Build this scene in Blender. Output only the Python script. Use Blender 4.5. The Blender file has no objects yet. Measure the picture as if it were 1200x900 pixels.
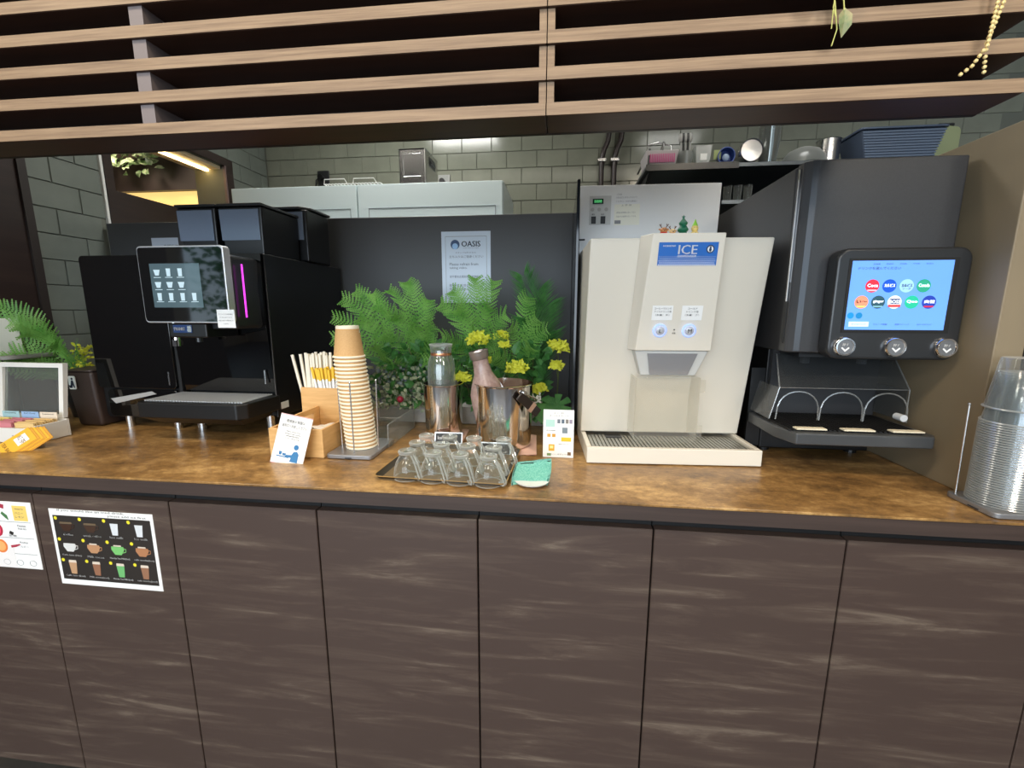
import bpy, bmesh, math, random
from mathutils import Matrix, Vector
rnd = random.Random(7)
PI = math.pi
C = bpy.context.scene.collection
SC = bpy.context.scene

# ------------------------------------------------------------------ camera
cam_d = bpy.data.cameras.new('camera'); cam = bpy.data.objects.new('camera', cam_d); C.objects.link(cam)
R = Matrix(((0.99362795, 0.11268707, 0.00226258), (0.02112883, -0.16651166, -0.98581309), (-0.11071165, 0.97957924, -0.16783159)))
rt, dn, fw = R[0], R[1], R[2]
m = Matrix.Identity(4)
for i in range(3):
    m[i][0] = rt[i]; m[i][1] = -dn[i]; m[i][2] = -fw[i]
m.translation = (0.1572535, -0.78217849, 1.23735553)
cam.matrix_world = m
cam_d.sensor_width = 36; cam_d.lens = 500.16/1200*36; cam_d.clip_start = .02
SC.camera = cam
# ------------------------------------------------------------------ world, light, exposure
SC.view_settings.view_transform = 'Standard'; SC.view_settings.look = 'None'
SC.view_settings.gamma = 1; SC.view_settings.exposure = 0.12; SC.view_settings.use_curve_mapping = False
SC.cycles.max_bounces = 8; SC.cycles.transparent_max_bounces = 24
SC.cycles.sample_clamp_indirect = 4
wd = bpy.data.worlds.new('sky'); SC.world = wd; wd.use_nodes = True
nt = wd.node_tree; bg = nt.nodes['Background']
tc = nt.nodes.new('ShaderNodeTexCoord'); sp = nt.nodes.new('ShaderNodeSeparateXYZ'); rp = nt.nodes.new('ShaderNodeValToRGB')
nt.links.new(tc.outputs['Generated'], sp.inputs[0]); nt.links.new(sp.outputs['Z'], rp.inputs[0]); nt.links.new(rp.outputs[0], bg.inputs[0])
rp.color_ramp.elements[0].position = 0.0; rp.color_ramp.elements[0].color = (.62, .78, .9, 1)
rp.color_ramp.elements[1].position = .7; rp.color_ramp.elements[1].color = (.16, .38, .8, 1)
bg.inputs[1].default_value = 2.0
def area(name, loc, size, power, col=(1, 1, 1), rot=(0, 0, 0), sy=None):
    l = bpy.data.lights.new(name, 'AREA'); l.energy = power; l.color = col; l.size = size
    if sy: l.shape = 'RECTANGLE'; l.size_y = sy
    o = bpy.data.objects.new(name, l); C.objects.link(o); o.location = loc; o.rotation_euler = rot
    return o
for i, x in enumerate((-1.7, -.3, 1.1)):
    area('ceiling_lamp_light', (x, -.95, 2.62), .35, 15, (1, .85, .66))
for i, x in enumerate((-1.8, .3, 2.2)):
    area('ceiling_lamp_light', (x, -2.7, 2.62), .6, 30, (1, .92, .8))
area('kitchen_lamp_light', (-.6, 1.0, 2.52), .5, 14, (1, 1, .95), sy=.3)
area('kitchen_lamp_light', (.95, .75, 2.52), .4, 2.6, (1, 1, .95), sy=.3)
area('counter_lamp_light', (-.2, .42, 2.4), 2.2, 5.0, (1, .93, .8), sy=.12)
area('window_daylight', (-.9, -4.6, 1.6), 4, 120, (.8, .9, 1), rot=(PI/2, 0, -.1), sy=2.0)
area('far_room_fill', (-3.0, 1.6, 2.6), .5, 14, (1, .85, .6))  # added fill, no visible source: brightens the ivy beyond the opening

# ------------------------------------------------------------------ materials
def s2l(c):
    return tuple((x/255/12.92 if x/255 <= .04045 else ((x/255+.055)/1.055)**2.4) for x in c)
MATS = {}
def mat(name, rgb, rough=.5, metal=0, spec=.5, coat=0, emit=0, noise=None, bump=0, trans=0, alpha=1, world=True):
    if name in MATS: return MATS[name]
    m = bpy.data.materials.new(name); m.use_nodes = True; n = m.node_tree; b = n.nodes['Principled BSDF']
    c = s2l(rgb) + (1,)
    b.inputs['Base Color'].default_value = c; b.inputs['Roughness'].default_value = rough
    b.inputs['Metallic'].default_value = metal; b.inputs['Specular IOR Level'].default_value = spec
    b.inputs['Coat Weight'].default_value = coat; b.inputs['Transmission Weight'].default_value = trans
    b.inputs['Alpha'].default_value = alpha
    if emit: b.inputs['Emission Color'].default_value = c; b.inputs['Emission Strength'].default_value = emit
    if noise:   # (scale xyz, rgb2, low, high)
        sc_, rgb2, lo, hi = noise
        t = n.nodes.new('ShaderNodeTexCoord'); gp = n.nodes.new('ShaderNodeNewGeometry'); mp = n.nodes.new('ShaderNodeMapping'); ns = n.nodes.new('ShaderNodeTexNoise'); r = n.nodes.new('ShaderNodeValToRGB')
        mp.inputs['Scale'].default_value = sc_; ns.inputs['Scale'].default_value = 1; ns.inputs['Detail'].default_value = 6; ns.inputs['Roughness'].default_value = .6
        n.links.new(gp.outputs['Position'] if world else t.outputs['Object'], mp.inputs[0]); n.links.new(mp.outputs[0], ns.inputs[0]); n.links.new(ns.outputs[0], r.inputs[0]); n.links.new(r.outputs[0], b.inputs['Base Color'])
        r.color_ramp.elements[0].position = lo; r.color_ramp.elements[0].color = c
        r.color_ramp.elements[1].position = hi; r.color_ramp.elements[1].color = s2l(rgb2) + (1,)
        if bump:
            bp = n.nodes.new('ShaderNodeBump'); bp.inputs['Strength'].default_value = bump; bp.inputs['Distance'].default_value = .002
            n.links.new(ns.outputs[0], bp.inputs['Height']); n.links.new(bp.outputs[0], b.inputs['Normal'])
    MATS[name] = m; return m
def clear(name, tint=(255, 255, 255), face=.05, edge=.6, rough=.03, blend=.35, milk=.45):
    """thin clear plastic or glass: see-through, with reflections and a pale body colour that grow towards grazing angles"""
    if name in MATS: return MATS[name]
    m = bpy.data.materials.new(name); m.use_nodes = True; n = m.node_tree; n.nodes.clear()
    out = n.nodes.new('ShaderNodeOutputMaterial'); mx = n.nodes.new('ShaderNodeMixShader'); tr = n.nodes.new('ShaderNodeBsdfTransparent')
    gl = n.nodes.new('ShaderNodeBsdfGlossy'); df = n.nodes.new('ShaderNodeBsdfTranslucent'); d2 = n.nodes.new('ShaderNodeBsdfDiffuse'); m2 = n.nodes.new('ShaderNodeMixShader'); m3 = n.nodes.new('ShaderNodeMixShader')
    lw = n.nodes.new('ShaderNodeLayerWeight'); pw = n.nodes.new('ShaderNodeMath'); pw.operation = 'POWER'; pw.inputs[1].default_value = 2.6; mr = n.nodes.new('ShaderNodeMapRange')
    tr.inputs[0].default_value = s2l(tint) + (1,); gl.inputs['Roughness'].default_value = rough; gl.inputs[0].default_value = (.95, .95, .95, 1)
    df.inputs[0].default_value = d2.inputs[0].default_value = (.85, .86, .84, 1)
    lw.inputs[0].default_value = .5; mr.inputs['To Min'].default_value = face; mr.inputs['To Max'].default_value = edge
    n.links.new(lw.outputs['Facing'], pw.inputs[0]); n.links.new(pw.outputs[0], mr.inputs['Value']); n.links.new(mr.outputs[0], mx.inputs[0])
    n.links.new(df.outputs[0], m3.inputs[1]); n.links.new(d2.outputs[0], m3.inputs[2]); m3.inputs[0].default_value = .6
    n.links.new(gl.outputs[0], m2.inputs[1]); n.links.new(m3.outputs[0], m2.inputs[2]); m2.inputs[0].default_value = milk
    n.links.new(tr.outputs[0], mx.inputs[1]); n.links.new(m2.outputs[0], mx.inputs[2]); n.links.new(mx.outputs[0], out.inputs[0])
    MATS[name] = m; return m
def stone():
    m = mat('rust_stone_top', (92, 68, 42), .3, noise=((46, 70, 46), (206, 166, 108), .26, .78), bump=.12)
    n = m.node_tree; r = [x for x in n.nodes if x.type == 'VALTORGB'][0]
    e = r.color_ramp.elements.new(.52); e.color = s2l((150, 113, 66)) + (1,)
    ns = [x for x in n.nodes if x.type == 'TEX_NOISE'][0]; ns.inputs['Detail'].default_value = 12; ns.inputs['Roughness'].default_value = .78
    gp = [x for x in n.nodes if x.type == 'NEW_GEOMETRY'][0]; n2 = n.nodes.new('ShaderNodeTexNoise'); n2.inputs['Scale'].default_value = 7; n2.inputs['Detail'].default_value = 5
    mp2 = n.nodes.new('ShaderNodeMapping'); mp2.inputs['Rotation'].default_value = (0, 0, .5); mp2.inputs['Scale'].default_value = (1, 2.2, 1)
    ad = n.nodes.new('ShaderNodeMath'); ad.operation = 'MULTIPLY_ADD'; ad.inputs[1].default_value = .8; mi = n.nodes.new('ShaderNodeMath'); mi.operation = 'SUBTRACT'; mi.inputs[1].default_value = .40
    n.links.new(gp.outputs['Position'], mp2.inputs[0]); n.links.new(mp2.outputs[0], n2.inputs[0]); n.links.new(n2.outputs[0], ad.inputs[0]); n.links.new(ns.outputs[0], ad.inputs[2]); n.links.new(ad.outputs[0], mi.inputs[0]); n.links.new(mi.outputs[0], r.inputs[0])
    return m
def streaky():
    m = mat('dark_laminate', (72, 58, 52), .42, noise=((3.2, 3.2, 32), (128, 114, 100), .48, .78), bump=.08)
    n = m.node_tree; ns = [x for x in n.nodes if x.type == 'TEX_NOISE'][0]; ns.inputs['Distortion'].default_value = .5; ns.inputs['Detail'].default_value = 9; ns.inputs['Roughness'].default_value = .66
    r = [x for x in n.nodes if x.type == 'VALTORGB'][0]
    e = r.color_ramp.elements.new(.58); e.color = s2l((82, 68, 60)) + (1,)
    return m
M_stone = stone(); M_door = streaky()
M_edge = mat('edge_laminate', (62, 50, 45), .45, noise=((2, 2, 60), (74, 60, 54), .4, .7))
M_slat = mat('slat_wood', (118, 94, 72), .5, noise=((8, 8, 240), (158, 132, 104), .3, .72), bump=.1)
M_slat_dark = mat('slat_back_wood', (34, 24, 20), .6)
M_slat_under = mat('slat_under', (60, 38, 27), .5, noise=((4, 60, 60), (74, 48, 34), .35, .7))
M_wood_dk = mat('dark_trim_wood', (40, 28, 25), .4, noise=((3, 3, 30), (52, 38, 33), .4, .7))
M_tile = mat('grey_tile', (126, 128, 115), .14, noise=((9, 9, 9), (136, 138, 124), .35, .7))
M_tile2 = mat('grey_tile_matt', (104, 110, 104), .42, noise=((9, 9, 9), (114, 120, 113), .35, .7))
M_grout = mat('grout', (108, 110, 100), .85)
M_panel = mat('charcoal_panel', (66, 66, 68), .5)
M_black_gl = mat('black_gloss', (8, 8, 9), .04, spec=.6, coat=.4)
M_black = mat('black_plastic', (14, 14, 15), .38)
M_char = mat('charcoal_metal', (50, 50, 52), .36, noise=((400, 400, 400), (58, 58, 60), .3, .7))
M_char2 = mat('charcoal_trim', (40, 41, 43), .28)
M_dark = mat('recess_dark', (12, 11, 11), .6)
M_steel = mat('steel', (214, 214, 214), .25, metal=1)
M_mirror = mat('polished_steel', (236, 230, 224), .10, metal=1)
M_chrome = mat('chrome', (235, 235, 238), .06, metal=1)
M_white = mat('white_plastic', (226, 226, 222), .35)
M_cream = mat('cream_enamel', (216, 209, 195), .3)
M_cream2 = mat('cream_panel', (224, 217, 203), .28)
M_creamd = mat('cream_bevel', (240, 222, 190), .35)
M_grey = mat('grey_plastic', (160, 160, 158), .4)
M_fridge = mat('fridge_white', (216, 230, 232), .28)
M_paper = mat('paper', (240, 240, 238), .7)
M_ink = mat('ink', (40, 40, 44), .7)
M_inkw = mat('white_print', (242, 242, 242), .6)
M_inkg = mat('grey_print', (130, 132, 138), .7)
M_kraft = mat('kraft_paper', (202, 158, 104), .7, noise=((300, 300, 300), (214, 172, 118), .3, .7))
M_cuprim = mat('cup_white', (246, 236, 212), .6)
M_ply = mat('light_wood', (206, 158, 96), .5, noise=((14, 14, 120), (224, 180, 120), .3, .7))
M_teal = mat('teal_knit', (128, 216, 196), .8, noise=((420, 420, 420), (176, 240, 224), .4, .6), bump=1)
M_leaf = mat('fern_green', (88, 152, 62), .5, noise=((22, 22, 22), (150, 200, 106), .3, .7))
M_leaf2 = mat('deep_green', (50, 104, 50), .45, noise=((30, 30, 30), (84, 142, 72), .3, .7))
M_leaf3 = mat('sage_leaf', (140, 152, 128), .55, noise=((60, 60, 60), (196, 200, 160), .4, .65))
M_leaf4 = mat('blue_grey_leaf', (84, 98, 98), .55, noise=((60, 60, 60), (120, 132, 126), .4, .65))
M_yel = mat('yellow_flower', (214, 214, 40), .6, noise=((90, 90, 90), (236, 236, 92), .3, .7))
M_stem = mat('stem', (96, 110, 60), .6)
M_conc = mat('pale_planter', (172, 168, 164), .7, noise=((40, 40, 40), (190, 186, 182), .3, .7))
M_beige = mat('beige_partition', (140, 125, 100), .5, noise=((3, 3, .6), (126, 113, 92), .35, .7))
for q_ in (M_leaf, M_leaf2, M_leaf3, M_yel):
    n_ = q_.node_tree; pb_ = n_.nodes['Principled BSDF']; o_n = [x for x in n_.nodes if x.type == 'OUTPUT_MATERIAL'][0]; tl = n_.nodes.new('ShaderNodeBsdfTranslucent'); mxs = n_.nodes.new('ShaderNodeMixShader'); mxs.inputs[0].default_value = .3
    src = pb_.inputs['Base Color'].links[0].from_socket; n_.links.new(src, tl.inputs[0]); n_.links.new(pb_.outputs[0], mxs.inputs[1]); n_.links.new(tl.outputs[0], mxs.inputs[2]); n_.links.new(mxs.outputs[0], o_n.inputs[0])
M_glass = clear('clear_glass', (246, 248, 246), .07, .95, .02, .45, .55)
M_acry = clear('clear_acrylic', (238, 240, 238), .06, .6, .05, .3)
M_cupcl = clear('clear_plastic', (236, 240, 242), .12, .9, .12, .4, .6)
M_smoke = mat('smoked_plastic_reflect', (112, 122, 138), .16, spec=.6)  # smoky panes lightened: their grey-blue reflection is put into the colour
M_floor = mat('floor_tile', (66, 62, 58), .35, noise=((6, 6, 6), (86, 82, 76), .3, .7))
M_ceil = mat('ceiling_paint', (196, 190, 180), .8)
M_wallp = mat('wall_paint', (150, 140, 126), .8)
M_lcd = mat('lcd_blue', (92, 142, 224), .3, emit=.85)
M_led = mat('led_warm', (255, 220, 150), .5, emit=14)
M_yellowlit = mat('lit_yellow', (250, 214, 132), .5, emit=1.0)

# ------------------------------------------------------------------ builders
ROOT = {}
def T(name, label, cat, loc=(0, 0, 0), rz=0, group=None):
    o = bpy.data.objects.new(name, None); C.objects.link(o); o.empty_display_size = .05
    o.location = loc; o.rotation_euler = (0, 0, rz); o['label'] = label; o['category'] = cat
    if group: o['group'] = group
    ROOT[o] = Matrix.Translation(loc) @ Matrix.Rotation(rz, 4, 'Z'); return o
class MB:
    def __init__(s): s.v = []; s.f = []; s.M = Matrix.Identity(4)
    def add(s, vs, fs):
        b = len(s.v); s.v += [s.M @ Vector(v) for v in vs]; s.f += [[b+i for i in f] for f in fs]; return s
    def box(s, x0, x1, y0, y1, z0, z1):
        return s.add([(x0,y0,z0),(x1,y0,z0),(x1,y1,z0),(x0,y1,z0),(x0,y0,z1),(x1,y0,z1),(x1,y1,z1),(x0,y1,z1)],
                     [(3,2,1,0),(4,5,6,7),(0,1,5,4),(1,2,6,5),(2,3,7,6),(3,0,4,7)])
    def hexa(s, b, t):   # bottom 4 pts and top 4 pts, counter-clockwise seen from above
        return s.add(list(b)+list(t), [(3,2,1,0),(4,5,6,7),(0,1,5,4),(1,2,6,5),(2,3,7,6),(3,0,4,7)])
    def prism(s, poly, h0, h1, ax='z'):   # polygon extruded along an axis
        n = len(poly)
        if ax == 'z': f = lambda p, h: (p[0], p[1], h)
        elif ax == 'y': f = lambda p, h: (p[0], h, p[1])
        else: f = lambda p, h: (h, p[0], p[1])
        vs = [f(p, h0) for p in poly] + [f(p, h1) for p in poly]
        fs = [list(range(n))[::-1], list(range(n, 2*n))] + [(i, (i+1) % n, n+(i+1) % n, n+i) for i in range(n)]
        return s.add(vs, fs)
    def lathe(s, prof, c=(0, 0, 0), n=32, cap0=False, cap1=False, M=None):
        vs = []; fs = []
        for r, z in prof:
            for k in range(n):
                a = 2*PI*k/n; p = Vector((r*math.cos(a), r*math.sin(a), z))
                if M: p = M @ p
                vs.append(p + Vector(c))
        for i in range(len(prof)-1):
            for k in range(n):
                fs.append((i*n+k, i*n+(k+1) % n, (i+1)*n+(k+1) % n, (i+1)*n+k))
        if cap0: fs.append(list(range(n))[::-1])
        if cap1: fs.append([(len(prof)-1)*n+k for k in range(n)])
        return s.add(vs, fs)
    def cyl(s, a, b, r, n=12, r2=None):
        a = Vector(a); b = Vector(b); d = b-a; q = d.to_track_quat('Z', 'Y').to_matrix()
        return s.lathe([(r, 0), (r if r2 is None else r2, d.length)], a, n, True, True, M=q)
    def tube(s, pts, r, n=8):
        pts = [Vector(p) for p in pts]; vs = []; fs = []; N = len(pts); up = None
        for i, p in enumerate(pts):
            t = (pts[min(i+1, N-1)] - pts[max(i-1, 0)]).normalized()
            if up is None: up = t.orthogonal().normalized()
            up = (up - t*up.dot(t)).normalized(); w = t.cross(up)
            rr = r[i] if isinstance(r, (list, tuple)) else r
            for k in range(n):
                a = 2*PI*k/n; vs.append(p + (up*math.cos(a) + w*math.sin(a))*rr)
        for i in range(N-1):
            for k in range(n): fs.append((i*n+k, i*n+(k+1) % n, (i+1)*n+(k+1) % n, (i+1)*n+k))
        fs.append(list(range(n))[::-1]); fs.append([(N-1)*n+k for k in range(n)])
        return s.add(vs, fs)
    def ball(s, c, r, sq=(1, 1, 1), n=12):
        prof = [(math.sin(PI*i/8)*r, -math.cos(PI*i/8)*r) for i in range(9)]
        prof[0] = (r*.02, -r); prof[-1] = (r*.02, r)
        M_ = Matrix.Diagonal(sq)
        return s.lathe(prof, c, n, True, True, M=M_)
    def quad(s, o, u, v, w, h, d=0.0):   # flat rectangle at o (lower-left), unit dirs u, v
        o = Vector(o); u = Vector(u); v = Vector(v); nn = u.cross(v)*d; o = o+nn
        return s.add([o, o+u*w, o+u*w+v*h, o+v*h], [(0, 1, 2, 3)])
def rrect(x0, x1, z0, z1, r, n=4):
    out = []
    for cx, cz, a0 in ((x1-r, z0+r, -PI/2), (x1-r, z1-r, 0), (x0+r, z1-r, PI/2), (x0+r, z0+r, PI)):
        for k in range(n+1): a = a0 + PI/2*k/n; out.append((cx+r*math.cos(a), cz+r*math.sin(a)))
    return out
def P(name, mb, material, parent=None, local=True, smooth=False, bevel=0, seg=2, label=None, kind=None):
    me = bpy.data.meshes.new(name); vs = mb.v
    root = parent
    while root is not None and root.parent is not None: root = root.parent
    if parent is not None and not local:
        inv = ROOT[root].inverted(); vs = [inv @ v for v in vs]
    me.from_pydata([tuple(v) for v in vs], [], mb.f); me.materials.append(material)
    bm = bmesh.new(); bm.from_mesh(me); bmesh.ops.recalc_face_normals(bm, faces=bm.faces) if len(mb.f) < 4000 and name not in FLAT else None
    bm.to_mesh(me); bm.free()
    if smooth: me.shade_smooth()
    o = bpy.data.objects.new(name, me); C.objects.link(o)
    if parent is not None: o.parent = parent
    if bevel:
        b = o.modifiers.new('bevel', 'BEVEL'); b.width = bevel; b.segments = seg; b.limit_method = 'ANGLE'; b.angle_limit = .6
        me.shade_smooth() if seg > 1 else None
        if seg > 1:
            b.harden_normals = True
    elif smooth:
        me.set_sharp_from_angle(angle=.7)
    if label: o['label'] = label
    if kind: o['kind'] = kind
    return o
FLAT = set()
def tag(o, label, cat, group=None, kind=None):
    o['label'] = label; o['category'] = cat
    if group: o['group'] = group
    if kind: o['kind'] = kind
    ROOT[o] = Matrix.Identity(4); return o
def S(name, mb, material, **k):
    o = P(name, mb, material, **k); o['kind'] = 'structure'; ROOT[o] = Matrix.Identity(4); return o
def dup(root, loc, rz=0, label=None):
    def cp(o, par):
        c = o.copy(); C.objects.link(c)
        if par is not None: c.parent = par
        for ch in [x for x in KIDS.get(o, [])]: cp(ch, c)
        return c
    KIDS.clear()
    for ch in bpy.data.objects:
        if ch.parent is not None and ch.parent in FAM(root): KIDS.setdefault(ch.parent, []).append(ch)
    r = cp(root, None); r.location = loc; r.rotation_euler = (0, 0, rz)
    if label: r['label'] = label
    ROOT[r] = Matrix.Translation(loc) @ Matrix.Rotation(rz, 4, 'Z')
    return r
KIDS = {}
def FAM(r): return {r} | set(r.children_recursive)
TXT = {}
def text_geo(s):
    if s not in TXT:
        cu = bpy.data.curves.new('txt', 'FONT'); cu.body = s; cu.size = 1; cu.resolution_u = 2
        o = bpy.data.objects.new('txt', cu); C.objects.link(o)
        bpy.context.view_layer.update()
        me = bpy.data.meshes.new_from_object(o.evaluated_get(bpy.context.evaluated_depsgraph_get()))
        vs = [tuple(v.co) for v in me.vertices]; fs = [tuple(p.vertices) for p in me.polygons]
        bpy.data.objects.remove(o); bpy.data.meshes.remove(me); bpy.data.curves.remove(cu)
        TXT[s] = (vs, fs)
    return TXT[s]
def text(mb, s, o, u, v, w=None, h=None, d=.0006, align='c', bold=0):
    """letters of total width w and/or height h, centred at o (or starting there) in the plane u, v"""
    vs, fs = text_geo(s)
    if not vs: return
    x0 = min(a[0] for a in vs); x1 = max(a[0] for a in vs); y0 = min(a[1] for a in vs); y1 = max(a[1] for a in vs)
    sx = (w/(x1-x0)) if w else h/(y1-y0); sy = (h/(y1-y0)) if h else sx
    cx = (x0+x1)/2 if align == 'c' else x0; cy = (y0+y1)/2
    o = Vector(o); u = Vector(u); v = Vector(v); nn = u.cross(v)*d
    for b in ([0] if not bold else [-bold, 0, bold]):
        mb.add([o + nn + u*((a[0]-cx)*sx + b) + v*((a[1]-cy)*sy) for a in vs], fs)
    return mb
def disc(mb, o, u, v, r, d=.0004, n=20, ry=None):
    o = Vector(o); u = Vector(u); v = Vector(v); nn = u.cross(v)*d; ry = ry or r
    mb.add([o+nn+u*(r*math.cos(2*PI*k/n))+v*(ry*math.sin(2*PI*k/n)) for k in range(n)], [list(range(n))])
X = Vector((1, 0, 0)); Y = Vector((0, 1, 0)); Z = Vector((0, 0, 1))
CT = .885
#@@STRUCT
# ------------------------------------------------------------------ setting
S('floor', MB().box(-5, 4, -5, 2.6, -.05, 0), M_floor)
S('ceiling', MB().box(-5, 4, -5, 2.6, 2.7, 2.75), M_ceil)
S('wall_left_front', MB().box(-5.05, -5, -4.3, .4, 0, 2.7).box(-5.05, -5, -5, -4.3, 0, .5).box(-5.05, -5, -5, -4.3, 2.5, 2.7), M_wallp)
S('wall_right_front', MB().box(4, 4.05, -5, 2.6, 0, 2.7), M_wallp)
# glazed front of the cafe behind the viewer: sill, head and mullions
S('wall_rear', MB().box(-5, 4, -5.1, -5, 0, .7).box(-5, 4, -5.1, -5, 2.45, 2.7), M_wallp)
wr = S('window_1', MB().box(-5, 4, -5.08, -5.02, .7, .74).box(-5, 4, -5.08, -5.02, 2.41, 2.45), M_wood_dk)
for i, x in enumerate((-5, -3.2, -1.4, .4, 2.2, 3.94)): P('mullion', MB().box(x, x+.06, -5.08, -5.02, .74, 2.41), M_wood_dk, wr)
# left wall: wood cladding, tiled stretch with a pass-through opening
wl = S('wall_left', MB().box(-1.80, -1.638, .0, .82, 0, 2.7).box(-1.80, -1.638, .82, 1.445, 0, 1.71).box(-1.80, -1.638, .82, 1.445, 1.99, 2.7).box(-1.80, -1.638, 1.445, 1.9, 0, 2.7), M_grout)
P('cladding', MB().box(-1.637, -1.62, -.6, .515, 0, 2.7), M_wood_dk, wl)
P('edge_trim', MB().box(-1.637, -1.612, .515, .54, 0, 2.7), M_slat_dark, wl)
TW, TH, G = .172, .0885, .0022
tile_cache = {}
def tile(parent, w, loc, side):
    k = (round(w, 4), side)
    if k not in tile_cache:
        me = bpy.data.meshes.new('tile'); mb = MB(); b = .0016
        # flat slab with chamfered edge, facing -y (back) or +x (left)
        w2, h2 = w-G, TH-G
        vs = [(0,0,0),(w2,0,0),(w2,0,h2),(0,0,h2),(b,-.0032,b),(w2-b,-.0032,b),(w2-b,-.0032,h2-b),(b,-.0032,h2-b)]
        if side == 'x': vs = [(-y, x, z) for x, y, z in vs]; fs = [(4,7,6,5)[::-1],(0,1,5,4),(1,2,6,5),(2,3,7,6),(3,0,4,7)]
        else: fs = [(4,5,6,7),(0,1,5,4),(1,2,6,5),(2,3,7,6),(3,0,4,7)]
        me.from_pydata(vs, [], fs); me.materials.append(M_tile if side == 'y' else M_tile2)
        bm = bmesh.new(); bm.from_mesh(me); bmesh.ops.recalc_face_normals(bm, faces=bm.faces)
        ref = Vector((0, -1, 0)) if side == 'y' else Vector((1, 0, 0))
        bm.faces.ensure_lookup_table()
        big = max(bm.faces, key=lambda f: f.calc_area()); bm.normal_update()
        if big.normal.dot(ref) < 0: bmesh.ops.reverse_faces(bm, faces=bm.faces)
        bm.to_mesh(me); bm.free(); tile_cache[k] = me
    o = bpy.data.objects.new('tile', tile_cache[k]); C.objects.link(o); o.parent = parent; o.location = loc
wb = S('wall_back', MB().box(-1.8, 3.2, 1.806, 1.9, 0, 2.7), M_grout)
for r in range(12):
    z = 1.60 + r*TH; off = (r % 2)*TW/2
    x = -1.63 - off
    while x < 2.3:
        x0 = max(x, -1.632); w = x+TW-x0
        if w > .02: tile(wb, w, (x0, 1.805, z), 'y')
        x += TW
r = 0
for r in range(17):
    z = .885 + r*TH - .01
    if z < CT: z = CT+.001
    off = (r % 2)*TW/2; y = .54 - off
    z0 = .885 + r*TH
    while y < 1.8:
        y0 = max(y, .541); y1 = min(y+TW, 1.80)
        segs = [(y0, y1)]
        if z0+TH > 1.70 and z0 < 1.99: segs = [(y0, min(y1, .80)), (max(y0, 1.50), y1)]
        if z0 < 1.57: segs = [(y0, min(y1, .78))]
        for a, b in segs:
            if b-a > .012: tile(wl, b-a, (-1.637, a, z0), 'x')
        y += TW
# pass-through opening: dark frame, lit lintel, white corner bead
P('corner_bead', MB().box(-1.637, -1.626, .796, .806, 1.57, 2.5), M_white, wl)
P('opening_frame', MB().box(-1.80, -1.622, .807, .84, 1.56, 2.03).box(-1.80, -1.622, 1.455, 1.50, 1.56, 2.03).box(-1.80, -1.622, .84, 1.455, 1.58, 1.71).box(-1.80, -1.622, .84, 1.455, 1.992, 2.03), M_wood_dk, wl)
P('inner_jamb', MB().box(-1.80, -1.625, 1.446, 1.455, 1.71, 1.992), mat('mauve_jamb', (120, 100, 98), .5), wl)
P('lintel_board', MB().box(-1.80, -1.65, .84, 1.446, 1.975, 1.992), mat('pale_lintel', (220, 200, 170), .5), wl)
P('led_strip', MB().box(-1.73, -1.715, .85, 1.44, 1.966, 1.975), M_led, wl)
# the room beyond the opening
S('wall_left_far', MB().box(-4.2, -1.8, 2.5, 2.55, 0, 2.7).box(-4.2, -4.15, .4, 2.5, 0, 2.7).box(-4.2, -1.8, .35, .4, 0, 2.7), mat('far_room_wall', (120, 104, 100), .6))
S('trim_1', MB().box(-4.0, -1.9, 2.16, 2.2, 2.085, 2.31), mat('mauve_beam', (98, 84, 86), .5))
S('trim_2', MB().box(-4.0, -1.9, 2.2, 2.22, 1.90, 2.085), M_yellowlit)
# charcoal screen board behind the counter and its glossy return
S('trim_3', MB().box(-1.62, .192, .78, .80, CT, 1.573), M_panel, bevel=.0015, seg=1)
S('trim_4', MB().box(.192, .2, .40, .78, CT, 1.573), mat('glossy_return', (30, 34, 38), .12), bevel=.001, seg=1)
# right hand partition
S('wall_right', MB().box(.95, 1.0, .098, .95, CT, 1.568), M_beige, bevel=.002)
S('trim_5', MB().box(.95, 3.2, .97, 1.0, CT, 1.66), M_dark)
# bulkhead above the counter (dark board behind the slats)
S('trim_6', MB().box(-2.4, .77, .004, .03, 1.575, 2.7), M_slat_dark)

# worktop, cabinets
wt = T('worktop', 'long rust brown stone patterned worktop with a dark laminate front edge', 'worktop', (0, 0, CT))
P('top_surface', MB().box(-2.3, 1.5, -.0152, .80, .880, .885), M_stone, wt, local=False, bevel=.0008, seg=1)
P('edge_band', MB().box(-2.3, 1.5, -.0152, .03, .8525, .8799), M_edge, wt, local=False)
P('underside', MB().box(-2.3, 1.5, .03, .80, .8525, .8799), M_dark, wt, local=False)
names = ['leftmost cabinet unit under the drink leaflet with the price card', 'cabinet unit carrying the black and white drinks menu sheet', 'plain cabinet unit below the coffee machine drip tray', 'plain cabinet unit below the paper cup stack',
         'plain cabinet unit below the glass mug tray', 'plain cabinet unit below the ice dispenser', 'plain cabinet unit below the soda dispenser', 'rightmost cabinet unit below the clear cup stack']
for i in range(-4, 4):
    x0 = i*.342; x1 = x0+.342
    c = T('cabinet', 'dark brown streaky ' + names[i+4], 'cabinet', (x0, 0, 0), group='cabinet row under the worktop')
    P('body', MB().box(x0+.001, x1-.001, .02, .70, .08, .8524), M_dark, c, local=False)
    P('door', MB().box(x0+.0016, x1-.0016, 0, .0195, .082, .8275), M_door, c, local=False, bevel=.0012, seg=1)
    P('plinth', MB().box(x0, x1, .07, .09, 0, .08), M_dark, c, local=False)
kb = None

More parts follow.
